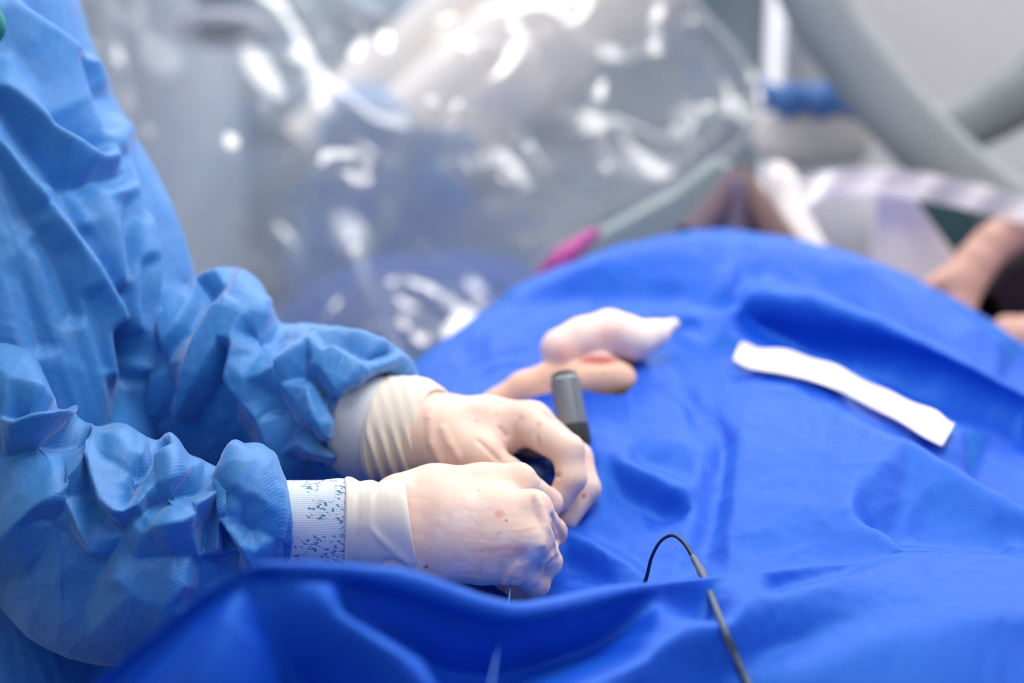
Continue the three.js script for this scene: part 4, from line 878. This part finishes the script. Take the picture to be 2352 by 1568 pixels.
// ------------------------------------------------------------------ beyond the patient: clear plastic cover and the equipment behind it
M.film = new THREE.MeshPhysicalMaterial({ name: 'clear plastic film', color: new THREE.Color().setRGB(0.97, 0.98, 1.0), roughness: 0.10, transmission: 0.92, thickness: 0, ior: 1.85, specularIntensity: 1, side: THREE.DoubleSide });
{ // crumpled sheet: right silhouette as in the picture, hung over the microscope
  const right = table([[-150, 1500], [0, 1590], [100, 1680], [180, 1735], [240, 1752], [300, 1720], [360, 1660], [420, 1570], [480, 1470], [540, 1390], [600, 1330], [700, 1280], [900, 1260], [1000, 1260]]);
  // crinkles of the film: small flat facets, each leaning back towards the lamp over the patient
  const facets = [[1380, 205, 24], [1445, 155, 20], [1532, 78, 24], [1600, 62, 28], [1560, 350, 30], [1602, 302, 32], [1648, 284, 28], [1490, 285, 18], [1362, 402, 30], [1398, 436, 22], [1090, 372, 24], [1155, 355, 30], [1172, 412, 20], [432, 335, 22], [530, 330, 24], [640, 277, 26], [562, 436, 20], [566, 496, 30], [820, 576, 18], [850, 612, 20], [935, 738, 20], [968, 772, 20], [1716, 176, 22], [1700, 132, 18], [1738, 220, 18], [700, 350, 18], [1270, 45, 24], [890, 95, 22], [590, 592, 16], [1100, 690, 14], [345, 300, 16], [1230, 470, 22]].map(([x, y, r]) => {
    const q = P(x, y, 1.93), h = EYE.clone().sub(q).normalize().add(V(...SURGICAL_LAMPS[0].at).sub(q).normalize()).normalize();
    const f = -h.dot(FWD); return [x, y, r, h.x / f, h.dot(UPV) / f];
  });
  const streak = foldNet([
    [[330, -60, 10], [390, 180, 16], [345, 320, 12]], [[430, 180, 10], [560, 420, 22], [610, 640, 14]], [[250, -60, 14], [330, 120, 4]], [[470, -60, 8], [520, 160, 2]], [[620, -60, 2], [660, 200, 6], [640, 420, 4]],
    [[980, 260, 24], [860, 420, 10], [740, 640, 16], [700, 820, 10]], [[900, 60, -14], [900, 300, -20], [850, 480, -24], [760, 700, -16]],
    [[1420, -40, 30], [1180, 160, 34], [960, 330, 26]], [[1060, 260, -6], [1250, 330, -18], [1330, 180, -16]], [[1130, 330, 18], [1280, 430, 20], [1420, 470, 14]],
    [[1280, 150, -10], [1380, 300, -16], [1340, 380, 8]], [[1500, -40, -18], [1440, 130, -10], [1530, 300, -20]], [[1600, 40, 20], [1690, 130, 24], [1745, 240, 20]], [[1560, 120, 2], [1640, 230, -5], [1590, 300, 6], [1520, 380, 4]],
    [[1440, 500, 1], [1300, 560, 3], [1160, 640, 3]], [[760, 560, 6], [860, 620, 18], [1000, 780, 10]], [[820, 640, -18], [1000, 640, -20], [1120, 720, -16]], [[900, 520, 16], [1000, 560, 6], [1140, 500, 18]],
  ], [], [100, -160, 1800, 1020], 5, 5, 2);
  const nu = 400, nv = 420, pts = [];
  for (let i = 0; i <= nu; i++) for (let j = 0; j <= nv; j++) {
    const py = -150 + 1130 * i / nu, f = j / nv, px = lerp(150, right(py), f);
    let d = 1.98 + 0.22 * sstep(200, 1500, px) * 0 - 0.10 * Math.sin(Math.PI * clamp((px - 200) / 1500, 0, 1));
    d -= 1.0 * streak(px, py) + 0.030 * (ridged(px * 0.004 + py * 0.0016, py * 0.003, 2, 2) - 0.35) + 0.002 * (fbm(px * 0.02, py * 0.012, 3, 2) - 0.4);
    let near = 0, tilt = 0; for (const [x, y, r, nx, ny] of facets) { const e = Math.hypot(px - x, py - y) / r; if (e < 1.5) { const w = sstep(1.45, 0.95, e); if (w > near) { near = w; tilt = ((px - x) * nx - (py - y) * ny) / FPX * 1.93; } } }
    if (near > 0) d += near * tilt;
    const q = P(px, py, d); pts.push(q.x, q.y, q.z);
  }
  const sheet = gridGeometry(nu, nv, pts);
  const o = thing('plastic_cover', 'large crumpled clear plastic cover hanging behind the surgeon with bright glints', 'plastic cover', P(900, 400, 1.95));
  part('sheet', sheet, M.film, o);
  const back = []; // the rear layer of the bag
  for (let i = 0; i <= 200; i++) for (let j = 0; j <= 210; j++) { const py = -150 + 1130 * i / 200, f = j / 210, px = lerp(150, right(py) - 60, f); const q = P(px, py, 2.08 + 0.06 * Math.sin(Math.PI * f) + 0.045 * (ridged(px * 0.0035 - py * 0.0022 + 9, py * 0.0022 + px * 0.001, 6, 2) - 0.35)); back.push(q.x, q.y, q.z); }
  part('rear_sheet', gridGeometry(200, 210, back), M.film, o);
  // hem rolled along its right side
  const edge = []; for (const y of [-150, 0, 100, 180, 240, 300, 360, 420, 480, 540, 600]) edge.push(P(right(y), y, 1.99));
  part('hem', tubeAlong(edge, 0.003, 10, 10), new THREE.MeshPhysicalMaterial({ name: 'rolled film', color: new THREE.Color().setRGB(0.95, 0.95, 0.97), roughness: 0.15, transmission: 0.75, thickness: 0, ior: 1.6 }), o);
}
M.cream = plain('cream enamel', 0.90, 0.82, 0.73, 0.6);
M.grey = plain('grey enamel', 0.42, 0.46, 0.50, 0.45);
M.navy = plain('navy cloth', 0.008, 0.035, 0.16, 0.8);
{
  const o = thing('surgical_microscope', 'large cream surgical microscope arm seen through the clear plastic cover', 'microscope', P(1000, 500, 2.5));
  const arm = (name, pts, r, m) => part(name, tubeAlong(pts.map(p => P(...p)), r, 28, 14), m, o);
  arm('arm', [[1700, -330, 2.6], [1420, -60, 2.58], [1180, 140, 2.56], [960, 320, 2.55]], t => 0.13 - 0.03 * t, M.cream);
  arm('arm', [[1500, -360, 2.75], [1150, -40, 2.74], [930, 160, 2.73], [720, 360, 2.72]], 0.08, M.cream);
  const hd = new RoundedBoxGeometry(0.28, 0.40, 0.28, 4, 0.05); { const p = P(890, 470, 2.62); hd.rotateZ(-0.25); hd.translate(p.x, p.y, p.z); } part('optics_head', hd, plain('pale blue enamel', 0.16, 0.27, 0.43, 0.45), o);
  arm('eyepiece', [[500, -140, 2.3], [510, 10, 2.28], [514, 66, 2.27]], [0.03, 0.042, 0.044], plain('navy knob', 0.01, 0.05, 0.13, 0.4));
  const ring = new THREE.TorusGeometry(0.066, 0.010, 12, 40); { const p = P(516, 70, 2.27); ring.rotateX(1.2); ring.translate(p.x, p.y, p.z); } part('lens_ring', ring, plain('pale ring', 0.6, 0.6, 0.66, 0.4), o);
  arm('column', [[380, -300, 2.9], [400, 200, 2.9], [420, 900, 2.9], [430, 2000, 2.9]], 0.14, plain('blue grey column', 0.44, 0.53, 0.63, 0.5));
}
{ // blue draped cart low behind the cover
  const o = thing('draped_cart', 'dark blue draped cart low behind the plastic cover', 'cart', P(960, 900, 2.35).setY(0));
  const nu = 60, nv = 80, pts = [], c = P(1000, 900, 2.35), top = P(980, 600, 2.25).y;
  for (let i = 0; i <= nu; i++) for (let j = 0; j <= nv; j++) {
    const a = 2 * Math.PI * j / nv, f = i / nu, r = f < 0.3 ? f / 0.3 : 1 + 0.08 * (f - 0.3), yy = f < 0.3 ? top - 0.14 * (f / 0.3) ** 2.2 : lerp(top - 0.14, 0.03, (f - 0.3) / 0.7);
    const wv = 1 + 0.05 * Math.sin(a * 9 + 1.3 * Math.sin(a * 3)) * sstep(0.3, 0.6, f);
    pts.push(c.x + 0.30 * r * wv * Math.sign(Math.cos(a)) * Math.abs(Math.cos(a)) ** 0.7, yy + 0.012 * fbm(a * 2, f * 6, 4), c.z + 0.2 * r * wv * Math.sign(Math.sin(a)) * Math.abs(Math.sin(a)) ** 0.7);
  }
  part('cover_cloth', gridGeometry(nu, nv, pts), plain('dark blue cover', 0.006, 0.055, 0.22, 0.75, { side: THREE.DoubleSide }), o);
  for (const [x, z] of [[-0.22, -0.14], [0.22, -0.14], [-0.22, 0.14], [0.22, 0.14]]) { const q = mesh('caster', new THREE.SphereGeometry(0.028, 16, 12), M.black, o); q.position.set(c.x - o.position.x + x, 0.028, c.z - o.position.z + z); }
}
{ // blue grey equipment tower behind the microscope
  const o = thing('equipment_tower', 'tall blue grey equipment tower behind the microscope and the clear plastic cover', 'equipment', P(860, 400, 3.35).setY(0));
  const g = new RoundedBoxGeometry(1.75, 1.95, 0.5, 4, 0.04); g.translate(0, 0.985, 0); mesh('case', g, plain('blue grey enamel', 0.50, 0.58, 0.68, 0.55), o);
  [0.45, 0.80, 1.15, 1.50].forEach((y, i) => { const d = new RoundedBoxGeometry(1.66, 0.3, 0.03, 3, 0.012); d.translate(0, y, 0.262); mesh('front_panel', d, plain('tower front ' + i, 0.50, 0.59 + 0.02 * i, 0.69, 0.5), o); const h = new RoundedBoxGeometry(0.3, 0.025, 0.03, 3, 0.01); h.translate(0.1, y + 0.09, 0.29); mesh('handle', h, M.grey, o); });
}
{ // magenta ribbon at the crest
  const pts = [[1370, 530, 1.62], [1325, 565, 1.60], [1285, 600, 1.58], [1240, 650, 1.58]].map(p => P(...p));
  tag(mesh('ribbon', tubeAlong(pts, [0.006, 0.011, 0.013, 0.011], 14, 10), plain('magenta ribbon', 0.36, 0.03, 0.22, 0.5)), 'magenta ribbon behind the left shoulder of the blue drape', 'ribbon');
}
{ // grey-green panel leaning behind the crest
  const sh = new THREE.Shape([[0, 0], [0.20, 0], [0.20, 0.115], [0.16, 0.13], [0.11, 0.09], [0, 0.03]].map(p => new THREE.Vector2(...p)));
  const g = new THREE.ExtrudeGeometry(sh, { depth: 0.03, bevelEnabled: true, bevelSize: 0.006, bevelThickness: 0.006, bevelSegments: 3 });
  const p = P(1340, 610, 1.80); g.translate(p.x, p.y, p.z);
  tag(mesh('slanted_console', g, plain('grey green plastic', 0.30, 0.37, 0.38, 0.5)), 'grey green slanted panel behind the top of the blue drape', 'panel');
}
{ // corrugated hoses
  const hose = (label, pts, r) => {
    const P3 = pts.map(p => P(...p)), n = 26 * (pts.length - 1);
    const o = thing('breathing_hose', label, 'hose', P3[0], 'grey corrugated hoses');
    part('corrugated_tube', tubeAlong(P3, t => r * (1 + 0.045 * Math.sin(t * n * 2 * Math.PI * 0.5)), 28, 90), plain('grey hose', 0.36, 0.40, 0.415, 0.55), o);
  };
  hose('thick grey corrugated hose running down behind the drape, across the white cabinet', [[1790, -190, 1.86], [1880, 20, 1.87], [1985, 170, 1.88], [2110, 315, 1.89], [2250, 440, 1.90], [2420, 560, 1.92]], 0.043);
  hose('short bend of grey corrugated hose at the right edge', [[2560, 20, 2.02], [2430, 150, 2.03], [2330, 230, 2.04], [2230, 280, 2.05], [2110, 330, 2.07]], 0.040);
}
{ // white cabinet behind the hoses
  const o = thing('cabinet', 'plain white equipment cabinet behind the grey hoses', 'cabinet', P(2400, 400, 3.1).setY(0));
  const g = new RoundedBoxGeometry(1.1, 1.75, 0.45, 4, 0.03); g.translate(0, 0.88, 0); mesh('case', g, plain('white cabinet', 0.90, 0.88, 0.88, 0.4), o);
  const dg = new RoundedBoxGeometry(1.04, 1.6, 0.02, 2, 0.008); dg.translate(0, 0.88, 0.235); mesh('door', dg, plain('white door', 0.90, 0.88, 0.88, 0.4), o);
}
{ // blue cloth on a white padded rest
  const o = thing('padded_rest', 'cream rounded pad on a stand beside the grey hose', 'pad', P(1865, 305, 2.16).setY(0));
  const g = new RoundedBoxGeometry(0.17, 0.10, 0.14, 6, 0.04); const p = P(1865, 305, 2.16); g.translate(p.x, p.y, p.z); part('cushion', g, plain('cream vinyl', 0.86, 0.81, 0.76, 0.5), o);
  const st = new THREE.CylinderGeometry(0.03, 0.03, p.y - 0.08, 24); st.translate(p.x, (p.y - 0.08) / 2, p.z); part('stand', st, M.grey, o);
  const ft = new THREE.CylinderGeometry(0.16, 0.18, 0.03, 32); ft.translate(p.x, 0.015, p.z); part('foot', ft, M.grey, o);
  // the cloth lies on the pad
  const nu = 40, nv = 24, pts = [];
  for (let i = 0; i <= nu; i++) for (let j = 0; j <= nv; j++) { const a = i / nu - 0.5, b = j / nv; const y = p.y + 0.052 + 0.022 * Math.sin(Math.PI * clamp(b, 0, 1)) + 0.006 * Math.sin(i * 0.6) * b; pts.push(p.x + 0.005 + a * 0.19, y - (b > 0.85 ? (b - 0.85) * 0.12 : 0), p.z - 0.065 + 0.14 * b); }
  tag(mesh('folded_cloth', gridGeometry(nu, nv, pts), plain('navy folded cloth', 0.01, 0.09, 0.30, 0.8, { side: THREE.DoubleSide })), 'dark blue folded cloth on the cream pad', 'cloth');
}
{ // strap and clips behind the crest
  const o = thing('strap', 'dark mauve strap rising to a point behind the top of the drape', 'strap', P(1690, 480, 1.66));
  const s = plain('mauve strap', 0.13, 0.085, 0.11, 0.7);
  part('left_band', tubeAlong([P(1585, 545, 1.63), P(1640, 480, 1.65), P(1700, 395, 1.67)], [0.018, 0.016, 0.012], 14, 10), s, o);
  part('right_band', tubeAlong([P(1700, 395, 1.67), P(1740, 470, 1.65), P(1800, 570, 1.63)], [0.011, 0.016, 0.02], 14, 10), plain('brown strap', 0.17, 0.10, 0.09, 0.7), o);
  const sh = new THREE.Shape([[-0.055, -0.09], [0.055, -0.09], [0.006, 0.03], [-0.004, 0.03]].map(p => new THREE.Vector2(...p))), g = new THREE.ExtrudeGeometry(sh, { depth: 0.012, bevelEnabled: true, bevelSize: 0.003, bevelThickness: 0.003 });
  const p = P(1690, 470, 1.665); g.translate(p.x, p.y, p.z); part('web', g, plain('mauve web', 0.22, 0.17, 0.22, 0.7), o);
}
{ // white tube by the strap
  tag(mesh('white_tube', tubeAlong([[1786, 385, 1.75], [1796, 415, 1.72], [1815, 470, 1.70], [1850, 560, 1.66], [1890, 620, 1.64]].map(p => P(...p)), [0.010, 0.02, 0.02, 0.021, 0.02], 16, 12), plain('white tubing', 0.80, 0.74, 0.74, 0.45)), 'white tube behind the drape, right of the mauve strap', 'tube');
}
{ // arched clear sheet at the right and what stands under it
  const nu = 80, nv = 20, pts = [];
  const arc = table([[1820, 415], [1900, 392], [2000, 385], [2100, 393], [2200, 410], [2352, 448], [2600, 520]]);
  for (let i = 0; i <= nu; i++) for (let j = 0; j <= nv; j++) { const x = lerp(1850, 2600, i / nu), f = j / nv, q = P(x, arc(x) + 66 * f, 1.665 - 0.02 * f + 0.008 * Math.sin(i * 0.5 + f * 3)); pts.push(q.x, q.y, q.z); }
  const m = new THREE.MeshPhysicalMaterial({ name: 'milky film', color: new THREE.Color().setRGB(0.74, 0.70, 0.78), roughness: 0.3, transmission: 0.45, thickness: 0, ior: 1.5, side: THREE.DoubleSide });
  tag(mesh('arched_film', gridGeometry(nu, nv, pts), m), 'milky lilac plastic film arching under the thick grey hose', 'plastic film');
  // white board leaning at the right of the tube, with a dark green cloth behind
  const board = (name, label, cat, poly, d, th, m2) => { const c = P(...poly[0], d), sh = new THREE.Shape(poly.map(([x, y]) => { const q = P(x, y, d); return new THREE.Vector2(q.x - c.x, (q.y - c.y) / Math.cos(PITCH) * 0.97); })); const g = new THREE.ExtrudeGeometry(sh, { depth: th, bevelEnabled: true, bevelSize: 0.004, bevelThickness: 0.004, bevelSegments: 3 }); g.translate(c.x, c.y, c.z - th); return tag(mesh(name, g, m2), label, cat); };
  board('white_board', 'bright white board standing behind the drape, left of the bare hand', 'board', [[2000, 700], [2005, 440], [2060, 432], [2190, 600], [2190, 720]], 1.72, 0.02, plain('white board', 0.93, 0.88, 0.85, 0.5));
  board('grey_case', 'pale grey case behind the drape, between the white tube and the white board', 'case', [[1850, 720], [1850, 430], [2008, 430], [2008, 720]], 1.78, 0.08, plain('pale grey case', 0.70, 0.70, 0.70, 0.5));
  board('green_cloth', 'dark green cloth hanging behind the white board and the bare hand', 'cloth', [[2040, 760], [2040, 440], [2500, 440], [2500, 760]], 1.92, 0.015, plain('dark green cloth', 0.04, 0.105, 0.125, 0.85));
}
{ // assistant at the right: bare forearms, hands resting on the drape
  const sh = P(2900, 120, 2.0);
  const o = thing('person', 'assistant at the right edge with a bare hand resting on the drape', 'person', V(sh.x, 0, sh.z));
  const tb = V(sh.x + 0.05, 0, sh.z);
  const F = (l) => l.map(([x, y, d, r]) => [P(x, y, d), r]);
  const limbs = [
    [[V(tb.x, 1.36, tb.z), 0.08], [V(tb.x, 1.05, tb.z), 0.12], [V(tb.x, 0.9, tb.z), 0.12]],
    [[V(tb.x - 0.05, 1.36, tb.z + 0.15), 0.055], [P(2700, 520, 1.82), 0.034], ...F([[2440, 505, 1.75, 0.030], [2340, 528, 1.70, 0.022], [2275, 560, 1.66, 0.021]])],
    F([[2300, 545, 1.68, 0.021], [2240, 605, 1.65, 0.023], [2190, 650, 1.63, 0.018]]),
    F([[2200, 635, 1.64, 0.014], [2150, 652, 1.62, 0.010], [2118, 668, 1.61, 0.008]]),
    F([[2215, 650, 1.63, 0.014], [2190, 710, 1.61, 0.010], [2180, 770, 1.60, 0.009]]),
    F([[2235, 650, 1.64, 0.014], [2218, 715, 1.62, 0.010], [2214, 780, 1.61, 0.009]]),
    [[V(tb.x, 1.36, tb.z - 0.15), 0.055], [P(2760, 660, 1.9), 0.042], ...F([[2520, 760, 1.66, 0.030], [2390, 772, 1.58, 0.024], [2340, 785, 1.56, 0.022], [2300, 795, 1.55, 0.014]])],
    F([[2350, 765, 1.58, 0.016], [2310, 752, 1.57, 0.011], [2285, 765, 1.56, 0.009]]),
    [[V(tb.x, 1.38, tb.z), 0.055], [V(tb.x - 0.04, 1.52, tb.z), 0.05]],
    [[V(tb.x, 0.9, tb.z + 0.09), 0.09], [V(tb.x, 0.5, tb.z + 0.09), 0.06], [V(tb.x, 0.09, tb.z + 0.09), 0.04], [V(tb.x - 0.1, 0.035, tb.z + 0.09), 0.03]],
    [[V(tb.x, 0.9, tb.z - 0.09), 0.09], [V(tb.x, 0.5, tb.z - 0.09), 0.06], [V(tb.x, 0.09, tb.z - 0.09), 0.04], [V(tb.x - 0.1, 0.035, tb.z - 0.09), 0.03]],
  ];
  const look = V(-0.85, -0.5, 0.1).normalize(), hc = V(tb.x - 0.08, 1.63, tb.z);
  part('body', bodyGeometry(limbs, { c: hc, look }, () => SKIN.tan, 0.006, 0.01, 0.014), M.skin, o);
  const cap = new THREE.SphereGeometry(0.112, 40, 24, 0, Math.PI * 2, 0, Math.PI * 0.5); cap.translate(hc.x, hc.y + 0.025, hc.z); part('cap', cap, M.cap, o);
  // dark scrub top with short sleeves
  const nu = 40, nv = 48, pts = [];
  for (let i = 0; i <= nu; i++) for (let j = 0; j <= nv; j++) { const f = i / nu, a = 2 * Math.PI * j / nv, y = lerp(1.44, 0.55, f), w = lerp(0.11, 0.27, sstep(0, 0.16, f)), dd = lerp(0.08, 0.165, sstep(0, 0.16, f)); pts.push(tb.x + dd * Math.cos(a) * (1 + 0.03 * Math.sin(a * 7 + f * 4)), y, tb.z + w * Math.sin(a)); }
  part('scrub_top', gridGeometry(nu, nv, pts), plain('dark scrub cloth', 0.045, 0.035, 0.055, 0.85, { side: THREE.DoubleSide }), o);
  part('dark_sleeve', tubeAlong([P(2480, 640, 1.84), P(2380, 640, 1.80), P(2300, 668, 1.76), P(2262, 700, 1.73)], [0.06, 0.055, 0.042, 0.02], 24, 12), plain('dark maroon cloth', 0.03, 0.016, 0.03, 0.85), o, 'dark maroon sleeve between the two hands');
}
renderer.render(scene, camera);
